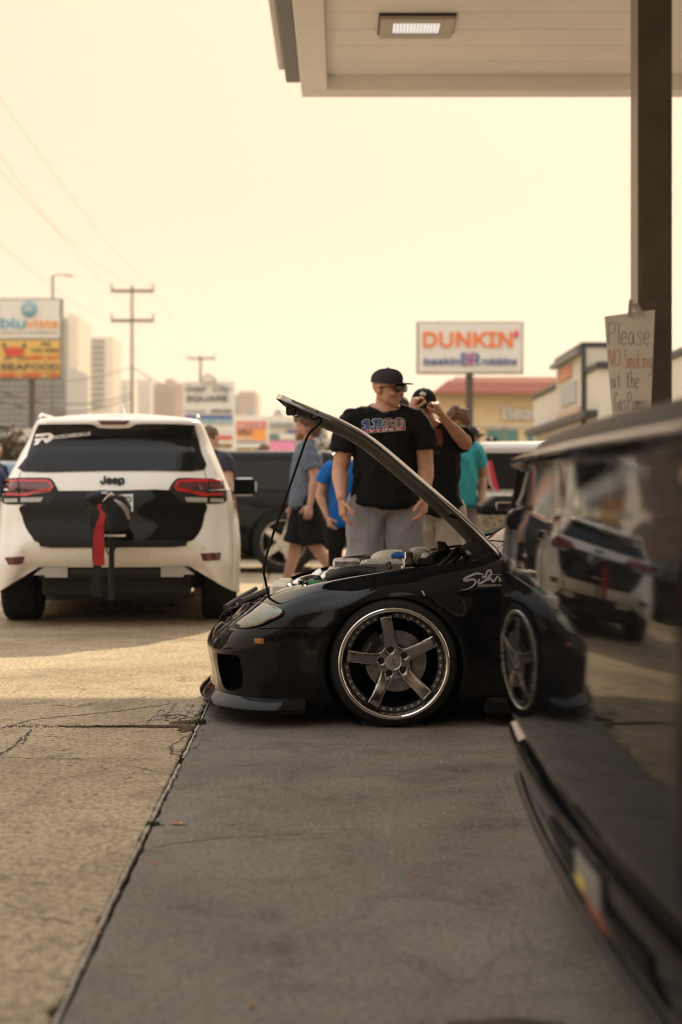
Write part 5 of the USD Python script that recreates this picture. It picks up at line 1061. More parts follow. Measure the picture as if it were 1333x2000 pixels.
def person(name, label, base, rz=0.0, H=1.8, girth=1.0, arms=None, legs=None, yaw=0, pitch=0, skin='skin', shirt=None, hem=.90, bottoms=None, blen=.47, shoes='shoe', hair=None, cap=None, shades=False, beard=None, headx=0.0, heady=0.0, L=.022, sleeve=.52, detail=True, lean=0.0, group=None, curl=.35, sh_w=None, neck=1.0, head_z=None, loose=1.0):
    s = H / 1.8; t = thing(name, label, 'person', (base[0], base[1], 0), rz, group=group); g = girth
    OT = __import__('manifold3d').OpType
    sw = (.185 * s * (1 + .35 * (g - 1))) if sh_w is None else sw_ if False else (sh_w or .185 * s)
    z = lambda v: v * s
    shx = {-1: np.array([-sw, 0 + lean, z(1.43)]), 1: np.array([sw, 0 + lean, z(1.43)])}
    A = {-1: (np.array([-sw - .07, .03, z(1.16)]), np.array([-sw - .075, -.05, z(.92)])), 1: (np.array([sw + .07, .03, z(1.16)]), np.array([sw + .075, -.05, z(.92)]))}
    if arms:
        for k, v in arms.items(): A[k] = (np.array(v[0], float), np.array(v[1], float))
    LG = {-1: (np.array([-.11 * s * g ** .5, -.01, z(.50)]), np.array([-.12 * s * g ** .5, .03, z(.09)])), 1: (np.array([.11 * s * g ** .5, -.01, z(.50)]), np.array([.12 * s * g ** .5, .03, z(.09)]))}
    if legs:
        for k, v in legs.items(): LG[k] = (np.array(v[0], float), np.array(v[1], float))
    belly = .02 * (g - 1) / .3
    TOR = [((0, .01, z(.93)), (.165 * s * g, .115 * s * g, .10)), ((0, -belly, z(1.08)), (.155 * s * g, .115 * s * g + belly, .09)), ((0, lean * .5, z(1.24)), (.165 * s * g, .12 * s * g, .10)), ((0, lean + .005, z(1.37)), (sw * .93, .115 * s * g, .085))]
    yoke = Manifold.batch_hull([Manifold.sphere(.07 * s * g ** .5, 16).translate(tuple(shx[k] + [-k * .012, 0, -.03])) for k in (-1, 1)] + [Manifold.sphere(.068 * s * neck, 16).translate((headx * .3, lean + .012 + heady * .3, z(1.50)))] + [Manifold.sphere(1, 16).scale((sw * .8, .10 * s * g, .06)).translate((0, lean, z(1.38)))])
    hc = np.array([headx, lean - .012 + heady, z(1.675) if head_z is None else head_z])
    neckm = hullchain([((headx * .3, lean + .014 + heady * .3, z(1.46)), .064 * s * neck), ((headx * .8, lean + .012 + heady * .7, z(1.57)), .060 * s * neck), (hc + [0, .018, -.05], .060 * s * neck)])
    R = rotm(yaw, pitch); hs = s * (1 + .12 * (g - 1))
    hd = head_parts(1 + .25 * (g - 1))
    hm = Manifold.batch_boolean([hd], OT.Add)
    M4 = np.column_stack([R * hs, hc]); hm = hm.transform(M4)
    ra = .052 * s * g ** .7
    armm, hands = [], []
    for k in (-1, 1):
        e, w = A[k]
        armm.append(hullchain([(shx[k] + [-k * .012, 0, -.012], ra * 1.12), (shx[k] * .5 + e * .5 + [k * .004, 0, 0], ra * 1.06), (e, ra * .86), (e * .72 + w * .28, ra * .90), (e * .35 + w * .65, ra * .66), (w, ra * .53)]))
        d = unit(w - e); pn = np.array([-k * .8, .2, 0.0]); th = np.array([0, -1.0, 0])
        if arms and k in arms and len(arms[k]) > 2: d, pn, th = arms[k][2:5]
        hands.append(hand(w + unit(d) * .012, d, pn, th, s * g ** .25, arms[k][5] if arms and k in arms and len(arms[k]) > 5 else curl))
    legm = []
    for k in (-1, 1):
        kn, an = LG[k]; hip = np.array([k * .095 * s * g, .01, z(.90)])
        legm.append(hullchain([(hip, .098 * s * g), (hip * .5 + kn * .5, .082 * s * g), (kn, .058 * s * g ** .6), (kn * .68 + an * .32 + [0, .012, 0], .060 * s * g ** .6), (an * .9 + kn * .1, .040 * s), (an, .036 * s)]))
    core = Manifold.batch_boolean([hullchain(TOR, 24), yoke, neckm] + armm + legm, OT.Add)
    skinm = smoothed(core, L, 8)
    fine = smoothed(Manifold.batch_boolean([hm, neckm.trim_by_plane((0, 0, 1), float(z(1.49)))], OT.Add), .0075 if detail else .015, 5)
    allm = Manifold.batch_boolean([to_mf(skinm), to_mf(fine)] + [to_mf(smoothed(h, .006 if detail else .012, 3)) for h in hands], OT.Add)
    sk = to_tm(allm); body = part(t, 'body', sk, M[skin], smooth=60)
    # shirt
    ez = np.array([.016, .016, .0]) * loose
    tor = [(c, np.array(r) + ez + [.004, .004, 0]) for c, r in TOR]; hemz = hem * s if hem > 0 else .9
    low = [((0, -belly * .8, hemz + .03), (.172 * s * g + .026 * loose, .125 * s * g + belly * .8 + .022, .06))] + tor[1:] if hemz < .98 * s else tor[1:]
    sl = []
    for k in (-1, 1):
        e = A[k][0]; c = shx[k]; m_ = c + (e - c) * sleeve; m2 = c + (e - c) * (sleeve + .16)
        ar = hullchain([(c + [-k * .02, 0, -.005], ra * 1.30 + .020), (c * .5 + m_ * .5, ra * 1.25 + .016 * loose), (m2, ra * 1.16 + .026 * loose)])
        ar = ar.trim_by_plane(tuple(-unit(e - c)), float(-unit(e - c) @ m_)); sl.append(ar)
    yk = Manifold.batch_hull([Manifold.sphere(.07 * s * g ** .5 + .020, 16).translate(tuple(shx[k] + [-k * .012, 0, -.028])) for k in (-1, 1)] + [Manifold.sphere(.074 * s * neck, 16).translate((headx * .3, lean + .014 + heady * .3, z(1.50)))] + [Manifold.sphere(1, 16).scale((sw * .82 + .012, .10 * s * g + .018, .06)).translate((0, lean, z(1.38)))])
    sh = Manifold.batch_boolean([hullchain(low, 24), yk] + sl, OT.Add).trim_by_plane((0, 0, 1), float(hemz))
    nb = np.array([headx * .35, lean - .012 + heady * .4, z(1.555)])
    sh = sh - Manifold.sphere(1, 24).scale((.082 * s * neck, .085 * s * neck, .085)).translate(tuple(nb))
    shm = smoothed(sh, L * .8, 4, .022 * loose, 6.5, int(base[0] * 10) % 17); sp_ = part(t, 'shirt', shm, M[shirt], smooth=60)
    # bottoms
    bt = []
    for k in (-1, 1):
        kn, an = LG[k]; hip = np.array([k * .095 * s * g, .01, z(.90)]); bl = blen * s
        if blen > .3:
            u_ = kn + (hip - kn) * max(0, (bl - kn[2]) / (hip[2] - kn[2])); dn = unit(hip - kn)
            q = hullchain([(hip, .104 * s * g + .012), (hip * .5 + u_ * .5, .092 * s * g + .020), (u_ - dn * .06, .090 * s * g + .024)]).trim_by_plane(tuple(dn), float(dn @ u_))
        else:
            q = hullchain([(hip, .104 * s * g + .008), (hip * .5 + kn * .5, .09 * s * g + .012), (kn, .072 * s * g), (kn * .5 + an * .5, .068 * s * g), (an, .062 * s)]).trim_by_plane((0, 0, 1), float(bl))
        bt.append(q)
    pv = hullchain([((0, .01, z(.90)), (.172 * s * g + .012, .122 * s * g + .012, .09)), ((0, 0.0, z(.97)), (.168 * s * g + .012, .122 * s * g + .010 + belly * .5, .05))], 24)
    bm_ = smoothed(Manifold.batch_boolean([pv] + bt, OT.Add), L * .8, 4, .022, 6.0, 3 + int(base[1]))
    part(t, 'shorts' if blen > .3 else 'trousers', bm_, M[bottoms], smooth=60)
    for k in (-1, 1):
        an = LG[k][1]; f = an * [1, 1, 0] + [0, -.06, .045]
        part(t, 'shoe', smoothed(Manifold.batch_hull([Manifold.sphere(1, 14).scale((.042 * s, .05 * s, .045)).translate((an[0], an[1] + .01, an[2] - .042)), Manifold.sphere(1, 14).scale((.045 * s, .06 * s, .032)).translate((an[0] + k * .01, an[1] - .13 * s, max(an[2] - .055, .034))), Manifold.sphere(.042, 12).translate(tuple(an + [0, 0, -.01]))]), .02, 3), M[shoes], smooth=60)
    hp = lambda m: place(m, R, hc, hs)
    if hair:
        mat, kind = hair
        if kind == 'curly':
            hh = to_tm(Manifold.batch_boolean([Manifold.sphere(1, 24).scale((.094, .108, .098)).translate((0, .028, .055)), Manifold.sphere(1, 16).scale((.088, .07, .08)).translate((0, .06, -.01))], OT.Add) - Manifold.sphere(1, 16).scale((.07, .07, .085)).translate((0, -.085, -.025))) if False else None
            m = to_tm((Manifold.batch_boolean([Manifold.sphere(1, 32).scale((.096, .112, .094)).translate((0, .022, .062)), Manifold.sphere(1, 24).scale((.090, .075, .085)).translate((0, .055, .0))], OT.Add) - Manifold.sphere(1, 20).scale((.072, .09, .092)).translate((0, -.085, -.030))).refine_to_length(.006))
            n = meshkit.noise(m.vertices * 70)[:, None]; m.vertices = (m.vertices - [0, .02, .05]) * 1.2 + [0, .03, .060]; m.vertices += (m.vertices - [0, .02, .04]) / .1 * ((n - .4) * .024 + (meshkit.noise(m.vertices * 28 + 4)[:, None] - .5) * .026)
        else:
            m = to_tm((Manifold.sphere(1, 32).scale((.0815, .102, .0925)).translate((0, .014, .036)) - Manifold.cube((.3, .3, .3)).rotate((28, 0, 0)).translate((-.15, -.335, -.16))).trim_by_plane((0, -.35, .94), -.035).refine_to_length(.008))
            m.vertices += (m.vertices - [0, .01, .03]) / .1 * ((meshkit.noise(m.vertices * 120)[:, None] - .5) * .008)
        part(t, 'hair', hp(m), M[mat], smooth=50)
    if beard:
        m = to_tm((Manifold.batch_hull([Manifold.sphere(1, 16).scale((.05, .04, .03)).translate((0, -.052, -.075)), Manifold.sphere(1, 16).scale((.028, .026, .026)).translate((0, -.070, -.108)), Manifold.sphere(.024, 12).translate((.052, .005, -.035)), Manifold.sphere(.024, 12).translate((-.052, .005, -.035))])).refine_to_length(.007))
        m.vertices += (m.vertices - [0, -.02, -.05]) / .06 * ((meshkit.noise(m.vertices * 90)[:, None] - .45) * .010); part(t, 'beard', hp(m), M[beard], smooth=50)
    if cap:
        flat, mat = cap
        zs = np.linspace(0, 1, 14); V = []
        for q in zs:
            a = np.linspace(0, 2 * np.pi, 40, endpoint=False); prof_ = math.sqrt(max(1 - q ** (3.2 if flat else 2.2), 0)) if q < 1 else 0.0
            rx, ry = .088 * prof_ + .001, .108 * prof_ + .001; V.append(np.column_stack([rx * np.cos(a), .012 + ry * np.sin(a) - (.012 * q if flat else 0), np.full(40, .036 + (.098 if flat else .090) * q) + .010 * np.sin(a) * (1 - q)]))
        m = rings(V, cap=True); cp_ = part(t, 'cap', hp(m), M[mat], smooth=50)
        a = np.linspace(np.pi * 1.08, np.pi * 1.92, 21); inn_ = np.column_stack([.086 * np.cos(a), .012 + .106 * np.sin(a), np.full(21, .034)]); out_ = np.column_stack([.090 * np.cos(a) * 1.0, .0 + .106 * np.sin(a) - .078 * (np.sin(np.linspace(0, np.pi, 21)) ** .55), np.full(21, .032 if flat else .022)])
        out_[:, 2] -= (0 if flat else 1) * .22 * out_[:, 0] ** 2 * 10 + .0; top_ = rings([inn_ + [0, 0, .006], out_ + [0, 0, .004], out_, inn_], closed_u=False, cap=False, loop=True); b_ = top_.copy(); b_.invert()
        part(cp_, 'brim', hp(top_ if True else b_), M[mat], smooth=40); part(cp_, 'button', hp(ell((0, .002 if flat else .012, .134 if flat else .126), (.008, .008, .004), 2)), M[mat])
        if not flat: part(cp_, 'emblem', hp(T(upright(text('*', .05, True, .004, centre=True)), (0, -.098, .050))) if False else hp(cat([T(ell((0, 0, 0), (.022, .005, .010), 2), (0, -.088, .088)), T(ell((0, 0, 0), (.006, .005, .018), 2), (-.004, -.088, .090)), T(ell((0, 0, 0), (.008, .005, .012), 2), (.014, -.087, .084))])), M['white_print'], label='small white emblem')
    if shades:
        V = [poly([(s_ * (.006 + .052 * (math.cos(a) * .5 + .5) ** .9), .018 * math.sin(a) * (1.0 if math.sin(a) > 0 else 1.25)) for a in np.linspace(0, 2 * np.pi, 28, endpoint=False)], .003) for s_ in (-1, 1)]
        gl = part(t, 'sunglasses', hp(cat([tube([(s_ * .060, -.098, .012), (s_ * .082, -.06, .012), (s_ * .086, .02, .004)], .0036, 6) for s_ in (-1, 1)], [tube(np.array([(s_ * (.033 + .030 * math.cos(a)), -.106 + .10 * (.033 + .030 * math.cos(a)) ** 2 * 10 * .3, .006 + .022 * math.sin(a)) for a in np.linspace(0, 2 * np.pi, 20, endpoint=False)]), .0030, 6, closed=True) for s_ in (-1, 1)], [tube([(-.008, -.108, .010), (.008, -.108, .010)], .0035, 6)])), M['matt_black'])
        for s_ in (-1, 1):
            lm = ell((0, 0, 0), (.029, .004, .0215), 3); part(gl, 'lens', hp(T(lm, (s_ * .033, -.103, .006), rz=s_ * .16)), M['shade_lens'], smooth=60)
    else:
        for s_ in (-1, 1): part(t, 'eye', hp(ell((s_ * .031, -.080, .008), (.011, .008, .006), 2)), M['eye'], smooth=60)
    return t, sp_, shm, np.array([base[0], base[1], 0.0])
def skinmat(n, c): M[n] = pm(n, c, .5, noise=.10, nscale=14, sss=.06)
skinmat('skin', (.42, .22, .145)); skinmat('skin_tan', (.34, .165, .10)); skinmat('skin_pale', (.50, .28, .20))
M['shade_lens'] = pm('shade_lens', (.008, .007, .008), .03); M['eye'] = pm('eye', (.05, .035, .03), .2); M['shoe'] = pm('shoe', (.05, .05, .05), .7)
def cloth(n, c, nz=.12): M[n] = pm(n, c, .92, spec=.15, noise=nz, nscale=9, bump=.25, bscale=260, bdist=.002, sheen=.0)
cloth('black_tee', (.006, .006, .007)); cloth('grey_shorts', (.21, .21, .235)); cloth('grey_tee', (.115, .14, .185)); cloth('black_shorts', (.008, .008, .009)); cloth('blue_tee', (.012, .12, .42)); cloth('teal_tee', (.04, .33, .40)); cloth('pale_shorts', (.40, .37, .35)); cloth('dark_check', (.035, .033, .05), .6); cloth('cap_grey', (.035, .034, .042)); cloth('cap_black', (.014, .014, .017)); cloth('navy', (.02, .025, .06)); cloth('maroon', (.16, .02, .02))
M['hair_brown'] = pm('hair_brown', (.10, .055, .028), .7, noise=.5, nscale=60); M['hair_auburn'] = pm('hair_auburn', (.125, .062, .03), .65, noise=.45, nscale=60); M['beard_red'] = pm('beard_red', (.25, .085, .04), .7, noise=.4, nscale=80); M['hair_dark'] = pm('hair_dark', (.02, .014, .012), .7, noise=.4, nscale=60)

def loc(px, py, Y, b): q = P(px, py, Y); return q - [b[0], b[1], 0]
# ---- the big man in the printed black tee
Y0 = 9.5; b = P(752, 964, Y0)[:2]; L_ = lambda x, y, Y=Y0: loc(x, y, Y, (b[0], b[1]))
ta, tsh, tsm, tb = person('person', 'big man in printed black tee, flat-brimmed dark cap, sunglasses and grey shorts', b, 0, 1.875, 1.17,
    arms={-1: (L_(664, 922, Y0 - .03), L_(667, 972, Y0 - .20), (.12, -.04, -.99), (.93, .3, .05), (.25, -.95, 0), .26), 1: (L_(832, 914, Y0 - .03), L_(832, 966, Y0 - .20), (-.12, -.06, -.99), (-.93, .3, 0), (-.25, -.95, 0), .36)},
    yaw=52, pitch=2, shirt='black_tee', hem=.495 * 1.0 if False else .925 / 1.04, bottoms='grey_shorts', blen=.50, cap=(True, 'cap_grey'), shades=True, headx=.02, heady=-.015, sh_w=.232, neck=1.22, head_z=1.715, L=.018, sleeve=.60)
# chest print
FA = Frame((tb[0], tb[1], 0)); TS = trimesh.Trimesh(tsm.vertices, tsm.faces)
prt = lambda g, lift: traced(FA, g, TS, lift, .003, size=4)
def skewtxt(s, x0, x1, yb, h, sl): return text_px(s, x0, x1, yb, h, True, sl)
big = skewtxt('1320', 709, 789, 840, 18, -.045)
M['print_white'] = pm('print_white', (.55, .55, .56), .7); M['print_blue'] = pm('print_blue', (.03, .10, .30), .7); M['print_red'] = pm('print_red', (.32, .03, .04), .7)
shadow_ = shapely.union_all([big.buffer(2.6), sg.Polygon([(709, 838), (792, 832), (792, 840), (709, 847)])])
part(tsh, 'print_outline', prt(shadow_, .0035), M['print_white'], smooth=False)
part(tsh, 'print_ground', prt(shadow_.buffer(-1.0), .005), M['black_tee'], smooth=False)
lh = big.intersection(sg.box(700, 800, 752, 860)); rh = big.intersection(sg.box(752, 800, 800, 860))
part(tsh, 'print_numerals', prt(lh.buffer(-.2), .0065), M['print_blue'], smooth=False); part(tsh, 'print_numerals', prt(rh.buffer(-.2), .0065), M['print_red'], smooth=False)
part(tsh, 'print_stars', prt(shapely.union_all([sg.Point(712 + (i * 37 % 38), 824 + (i * 53 % 15) - (i * 37 % 38) * .045).buffer(.55) for i in range(16)]).intersection(big), .008), M['print_white'], smooth=False)
part(tsh, 'print_stripes', prt(shapely.union_all([sg.box(752, 821 + 4 * i, 792, 822.3 + 4 * i) for i in range(5)]).intersection(big), .008), M['print_white'], smooth=False)
part(tsh, 'print_band', prt(sg.Polygon([(712, 839.5), (791, 834), (791, 838.6), (712, 845)]), .0068), M['print_red'], smooth=False)
part(tsh, 'print_lettering', prt(text_px('V I D E O', 722, 784, 843.8, 4.2, True, -.066), .0085), M['print_white'], smooth=False)
# ---- the man adjusting his sunglasses
Y1 = 10.3; b = P(848, 964, Y1)[:2]; L_ = lambda x, y, Y=Y1: loc(x, y, Y, (b[0], b[1]))
tb_, bsh, bsm, bb = person('person', 'man in black tee and black curved cap holding his sunglasses with both raised hands', b, 0, 1.80, 1.08,
    arms={1: (L_(910, 866, Y1 - .12), L_(866, 815, Y1 - .22), (-.45, -.05, .9), (-.6, .3, -.3), (-.4, .3, -.7), .75), -1: (L_(786, 868, Y1 - .10), L_(800, 806, Y1 - .20), (.4, -.05, .9), (.6, .3, -.3), (.4, .3, -.7), .7)},
    yaw=-8, pitch=6, skin='skin_tan', shirt='black_tee', hem=.86, bottoms='pale_shorts', blen=.47, cap=(False, 'cap_black'), shades=True, headx=-.075, heady=-.03, head_z=1.655, L=.02, sleeve=.50)
FB = Frame((bb[0], bb[1], 0)); BS = trimesh.Trimesh(bsm.vertices, bsm.faces)
part(bsh, 'print_patch', traced(FB, sg.Polygon([(834, 834), (862, 838), (866, 858), (862, 874), (850, 862), (836, 858)]), BS, .004, .003, size=5), pm('rust_print', (.13, .03, .02), .8), smooth=False)
part(bsh, 'print_lettering', traced(FB, text_px('FIVE', 846, 860, 887, 6, True), BS, .004, .003, size=4), pm('dim_print', (.05, .05, .055), .8), smooth=False)
# ---- the bearded man walking left
Y2 = 14.6; b = P(599, 964, Y2)[:2]
person('person', 'bearded curly-haired man in blue-grey tee and black shorts walking left', b, -80, 1.83, 1.12,
    arms={-1: ((-.26, .06, 1.17), (-.25, -.07, .90)), 1: ((.26, .05, 1.17), (.26, .0, .92))}, legs={-1: ((-.10, -.10, .50), (-.10, -.20, .10)), 1: ((.11, .06, .50), (.11, .30, .14))},
    yaw=8, shirt='grey_tee', hem=.86, bottoms='black_shorts', blen=.50, hair=('hair_auburn', 'curly'), beard='beard_red', skin='skin_pale', sleeve=.66)
# ---- others
b = P(676, 964, 13.6)[:2]; person('person', 'person in bright blue tee half hidden behind the big man', b, 10, 1.58, 1.05, arms={-1: ((-.25, .03, 1.0), (-.19, -.05, .80))}, shirt='blue_tee', hem=.80, bottoms='black_shorts', blen=.10, hair=('hair_brown', 'short'), skin='skin_pale', detail=False)
b = P(893, 964, 14.0)[:2]; tt, tsh2, tm2, tb2 = person('person', 'man in teal tee and grey shorts behind the raised elbow', b, 18, 1.81, 1.12, arms={1: ((.30, .06, 1.18), (.20, -.14, .93))}, yaw=-30, shirt='teal_tee', hem=.88, bottoms='grey_shorts', blen=.47, hair=('hair_auburn', 'curly'), skin='skin_tan', detail=False)
FT = Frame((tb2[0], tb2[1], 0), 18); part(tsh2, 'chest_print', traced(FT, shapely.union_all([sg.box(878, 893, 892, 894.2), sg.box(877, 896, 893, 898), sg.box(881, 900, 889, 901)]), trimesh.Trimesh(tm2.vertices, tm2.faces), .004, .003, size=4), pm('teal_print', (.03, .15, .20), .8), smooth=False)
b = P(411, 964, 14.6)[:2]; person('person', 'brown-haired person in dark checked shirt behind the white vehicle, seen from the back', b, 150, 1.72, 1.1, shirt='dark_check', hem=.88, bottoms='black_shorts', blen=.1, hair=('hair_brown', 'short'), skin='skin_pale', detail=False)
b = P(517, 964, 22.3)[:2]; person('person', 'fair-haired person showing only a head above the black vehicle', b, 60, 1.80, 1.0, shirt='maroon', bottoms='black_shorts', blen=.1, hair=('hair_auburn', 'short'), skin='skin_pale', detail=False, L=.035)
b = P(781, 964, 11.9)[:2]; person('person', 'dark-haired man whose forehead shows between the two men in caps', b, -20, 1.84, 1.0, shirt='navy', bottoms='black_shorts', blen=.1, hair=('hair_dark', 'short'), skin='skin', detail=False, L=.03)
b = P(920, 964, 17.0)[:2]; person('person', 'man in black cap and sunglasses beyond the teal shirt', b, 35, 1.83, 1.0, yaw=20, shirt='maroon', bottoms='black_shorts', blen=.1, cap=(False, 'cap_black'), shades=True, skin='skin', detail=False, L=.03)
b = P(962, 964, 20.2)[:2]; person('person', 'man in dark cap standing beyond the silver van', b, -15, 1.84, 1.05, shirt='navy', bottoms='black_shorts', blen=.1, cap=(False, 'cap_black'), skin='skin_tan', detail=False, L=.035)
b = P(-14, 964, 15.5)[:2]; person('person', 'person in navy at the left edge beyond the white vehicle', b, 70, 1.60, 1.1, shirt='navy', bottoms='black_shorts', blen=.1, hair=('hair_brown', 'short'), skin='skin_tan', detail=False, L=.03)
# ================================================================ signs, poles, buildings beyond the lot
class Board:
    """a roadside sign drawn in the photograph's own rows and columns, standing at distance Y"""
    def __init__(s, name, label, px0, px1, py0, py1, Y, category='sign', depth=.35):
        s.Y, s.k = Y, Y / F; s.c = P((px0 + px1) / 2, HZ, Y); s.y0 = Y - depth / 2
        s.t = thing(name, label, category, (s.c[0], Y, 0)); s.d = depth
    def xz(s, px, py): q = P(px, py, s.Y); return q[0] - s.c[0], q[2]
    def panel(s, name, px0, py0, px1, py1, mat, off=0.0, th=None, parent=None, bev=.01):
        x0, z1 = s.xz(px0, py0); x1, z0 = s.xz(px1, py1); f = -s.d / 2 - off
        return part(parent or s.t, name, box((x0, f, z0), (x1, f + (th if th else s.d), z1), bev), mat)
    def text(s, txt, px0, px1, pyb, h, mat, off, bold=True, parent=None, name='lettering', skew=0.0):
        x0, z = s.xz(px0, pyb); x1, _ = s.xz(px1, pyb); m = text(txt, h * s.k, bold, .03, w=x1 - x0, skew=skew)
        m.vertices[:, 0] -= m.vertices[:, 0].min(); return part(parent or s.t, name, T(upright(m), (x0, -s.d / 2 - off, z)), mat, smooth=False)
    def shape(s, pts, mat, off, name, parent=None, th=.03):
        q = [s.xz(*p) for p in pts]; return part(parent or s.t, name, T(upright(poly(q, th)), (0, -s.d / 2 - off, 0)), mat, smooth=False)
    def pole(s, name, px0, px1, py_top, mat, ytop_extra=0):
        x0, z = s.xz(px0, py_top); x1, _ = s.xz(px1, py_top); return part(s.t, name, cyl(((x0 + x1) / 2, 0, 0), ((x0 + x1) / 2, 0, z), (x1 - x0) / 2, 14), mat)
def flat(n, c, r=.5): M[n] = pm(n, c, r, noise=.05, nscale=1.5); return M[n]
flat('board_white', (.66, .66, .62)); flat('board_yellow', (.62, .42, .12)); flat('ink_blue', (.06, .32, .46)); flat('ink_orange', (.72, .30, .06)); flat('ink_red', (.55, .06, .03)); flat('ink_dark', (.04, .04, .07)); flat('ink_grey', (.35, .36, .36)); flat('brown_steel', (.07, .05, .042)); flat('frame_grey', (.16, .16, .15)); flat('donut_orange', (.78, .17, .03)); flat('donut_pink', (.65, .04, .16)); flat('scoop_blue', (.05, .09, .30)); flat('scoop_pink', (.70, .22, .40)); flat('wood_grey', (.17, .145, .12)); flat('stucco', (.56, .44, .27), .85); flat('clay_red', (.30, .10, .07), .7); flat('clay_red_light', (.37, .135, .095), .7); flat('teal_glass', (.05, .16, .16), .1); flat('pale_wall', (.58, .55, .47), .85); flat('dark_trim', (.022, .022, .025), .5)
circ = lambda x, y, r, n=28: [(x + r * math.cos(a), y + r * math.sin(a)) for a in np.linspace(0, 2 * np.pi, n, endpoint=False)]
# sea food and resort sign
S = Board('roadside_sign', 'tall two-panel roadside sign with a blue logo above a yellow seafood panel', -2, 122, 583, 740, 62)
S.panel('cabinet', -3, 583, 123, 741, M['frame_grey']); S.panel('upper_panel', -1, 586, 119, 661, M['board_white'], .02, .04); S.panel('lower_panel', -1, 665, 119, 738, M['board_yellow'], .02, .04)
S.shape(circ(59, 605, 15.5), M['ink_blue'], .02, 'logo_disc'); S.shape(circ(59, 605, 12.5), M['board_white'], .05, 'logo_ring'); S.shape(circ(59, 606, 10.5), M['ink_blue'], .08, 'logo_disc'); S.shape([(53, 612), (53, 604), (56, 600), (62, 600), (65, 604), (65, 612), (62, 612), (62, 605), (56, 605), (56, 612)], M['board_white'], .11, 'logo_mark')
S.text('blu', 3, 52, 641, 19, M['ink_blue'], .02); S.text('vista', 53, 115, 641, 17, M['ink_orange'], .02); S.text('OCEAN CITY CONDOMINIUMS', 4, 114, 652, 4, M['ink_grey'], .02, False)
S.text('410', 82, 101, 675, 6, M['ink_dark'], .02); S.text('723-0086', 64, 118, 688, 6.5, M['ink_dark'], .02); S.text('CARRY OUT', 49, 118, 703, 7.5, M['ink_red'], .02); S.text('SEAFOOD', 3, 117, 723, 12, M['ink_dark'], .02); S.text('CRABS * SHRIMP * FISH', 2, 118, 737, 8.5, M['ink_red'], .02)
S.shape([(8, 687), (14, 682), (22, 679), (38, 679), (46, 682), (52, 687), (44, 694), (30, 698), (16, 694)], M['ink_red'], .02, 'crab_body')
for a, c in (([(14, 683), (6, 676), (9, 670), (14, 673), (11, 676), (17, 681)]), M['ink_dark']), (([(46, 683), (54, 676), (51, 670), (46, 673), (49, 676), (43, 681)]), M['ink_dark']): S.shape(a, c, .02, 'crab_claw')
for a in ([(16, 694), (10, 703), (12, 704), (19, 696)], [(44, 694), (50, 703), (48, 704), (41, 696)], [(22, 697), (18, 705), (20, 705), (25, 698)], [(38, 697), (42, 705), (40, 705), (35, 698)]): S.shape(a, M['ink_dark'], .02, 'crab_leg')
S.text('CAPTAIN', 16, 45, 690, 5, M['board_white'], .05, name='crab_lettering') if False else None
S.pole('pole', 56, 69, 741, M['brown_steel'])
# doughnut shop sign
S = Board('shop_sign', 'big white shop sign on a dark pole with orange and blue lettering', 815, 1021, 630, 730, 46)
S.panel('cabinet', 814, 629, 1022, 730, M['frame_grey']); S.panel('face', 817, 632, 1019, 728, M['board_white'], .02, .04)
S.text("DUNKIN", 826, 1001, 678, 28, M['donut_orange'], .03); S.text("'", 1004, 1012, 678, 30, M['donut_pink'], .03); S.text('baskin', 828, 897, 713, 13, M['scoop_blue'], .03); S.text('robbins', 941, 1009, 713, 13, M['scoop_blue'], .03)
S.text('B', 900, 917, 714, 23, M['scoop_blue'], .03); S.text('R', 918, 937, 714, 23, M['scoop_blue'], .03); S.text('31', 911, 926, 712, 19, M['scoop_pink'], .06)
S.pole('pole', 910, 925, 731, M['brown_steel'])
# shopping square sign
S = Board('directory_sign', 'tall pale shopping square directory sign with a small gable on top', 360, 458, 745, 900, 75)
S.panel('cabinet', 359, 745, 459, 940, M['board_white']); S.shape([(392, 746), (392, 741), (408, 729), (424, 741), (424, 746)], M['ink_grey'], -.1, 'gable', th=.2); S.shape([(396, 746), (396, 742), (408, 733), (420, 742), (420, 746)], M['board_white'], .12, 'gable_panel')
for w_, a, b_ in (('Ocean', 363, 402), ('City', 417, 450)): S.text(w_, a, b_, 765, 12, M['ink_dark'], .02, False, skew=.35)
S.text('SQUARE', 365, 446, 784, 11, M['ink_dark'], .02); S.text('Shenanigans', 362, 404, 806, 6, M['ink_grey'], .02); S.text('JEWELERS', 411, 454, 806, 6, M['ink_dark'], .02)
for i, (y0, y1, mt) in enumerate(((811, 818, 'scoop_blue'), (819, 828, 'ink_blue'), (831, 845, 'board_white'), (851, 859, 'ink_red'), (866, 875, 'board_yellow'))): p_ = S.panel('tenant_row', 362, y0, 455, y1, M[mt], .02, .04)
S.text('ICE CREAM', 388, 452, 827, 6, M['board_white'], .05); S.text('SURF SHOP', 416, 453, 874, 6.5, M['ink_dark'], .05)
# second directory
S = Board('directory_sign', 'lower directory sign with red and orange tenant rows', 461, 522, 815, 900, 82)
S.panel('cabinet', 460, 820, 523, 940, M['board_white'])
for y0, y1, mt in ((823, 838, 'ink_red'), (839, 861, 'ink_orange'), (863, 866, 'scoop_blue'), (867, 873, 'board_white'), (875, 884, 'ink_dark')): S.panel('tenant_row', 462, y0, 521, y1, M[mt], .02, .04)
S.text('NAILS & SPA', 466, 518, 835, 8, M['board_white'], .05); S.text('APPLE', 464, 493, 849, 9, M['ink_dark'], .05); S.text('SALON', 464, 492, 860, 7, M['board_white'], .05); S.text('DISCOUNT', 464, 500, 883, 6.5, M['board_yellow'], .05)
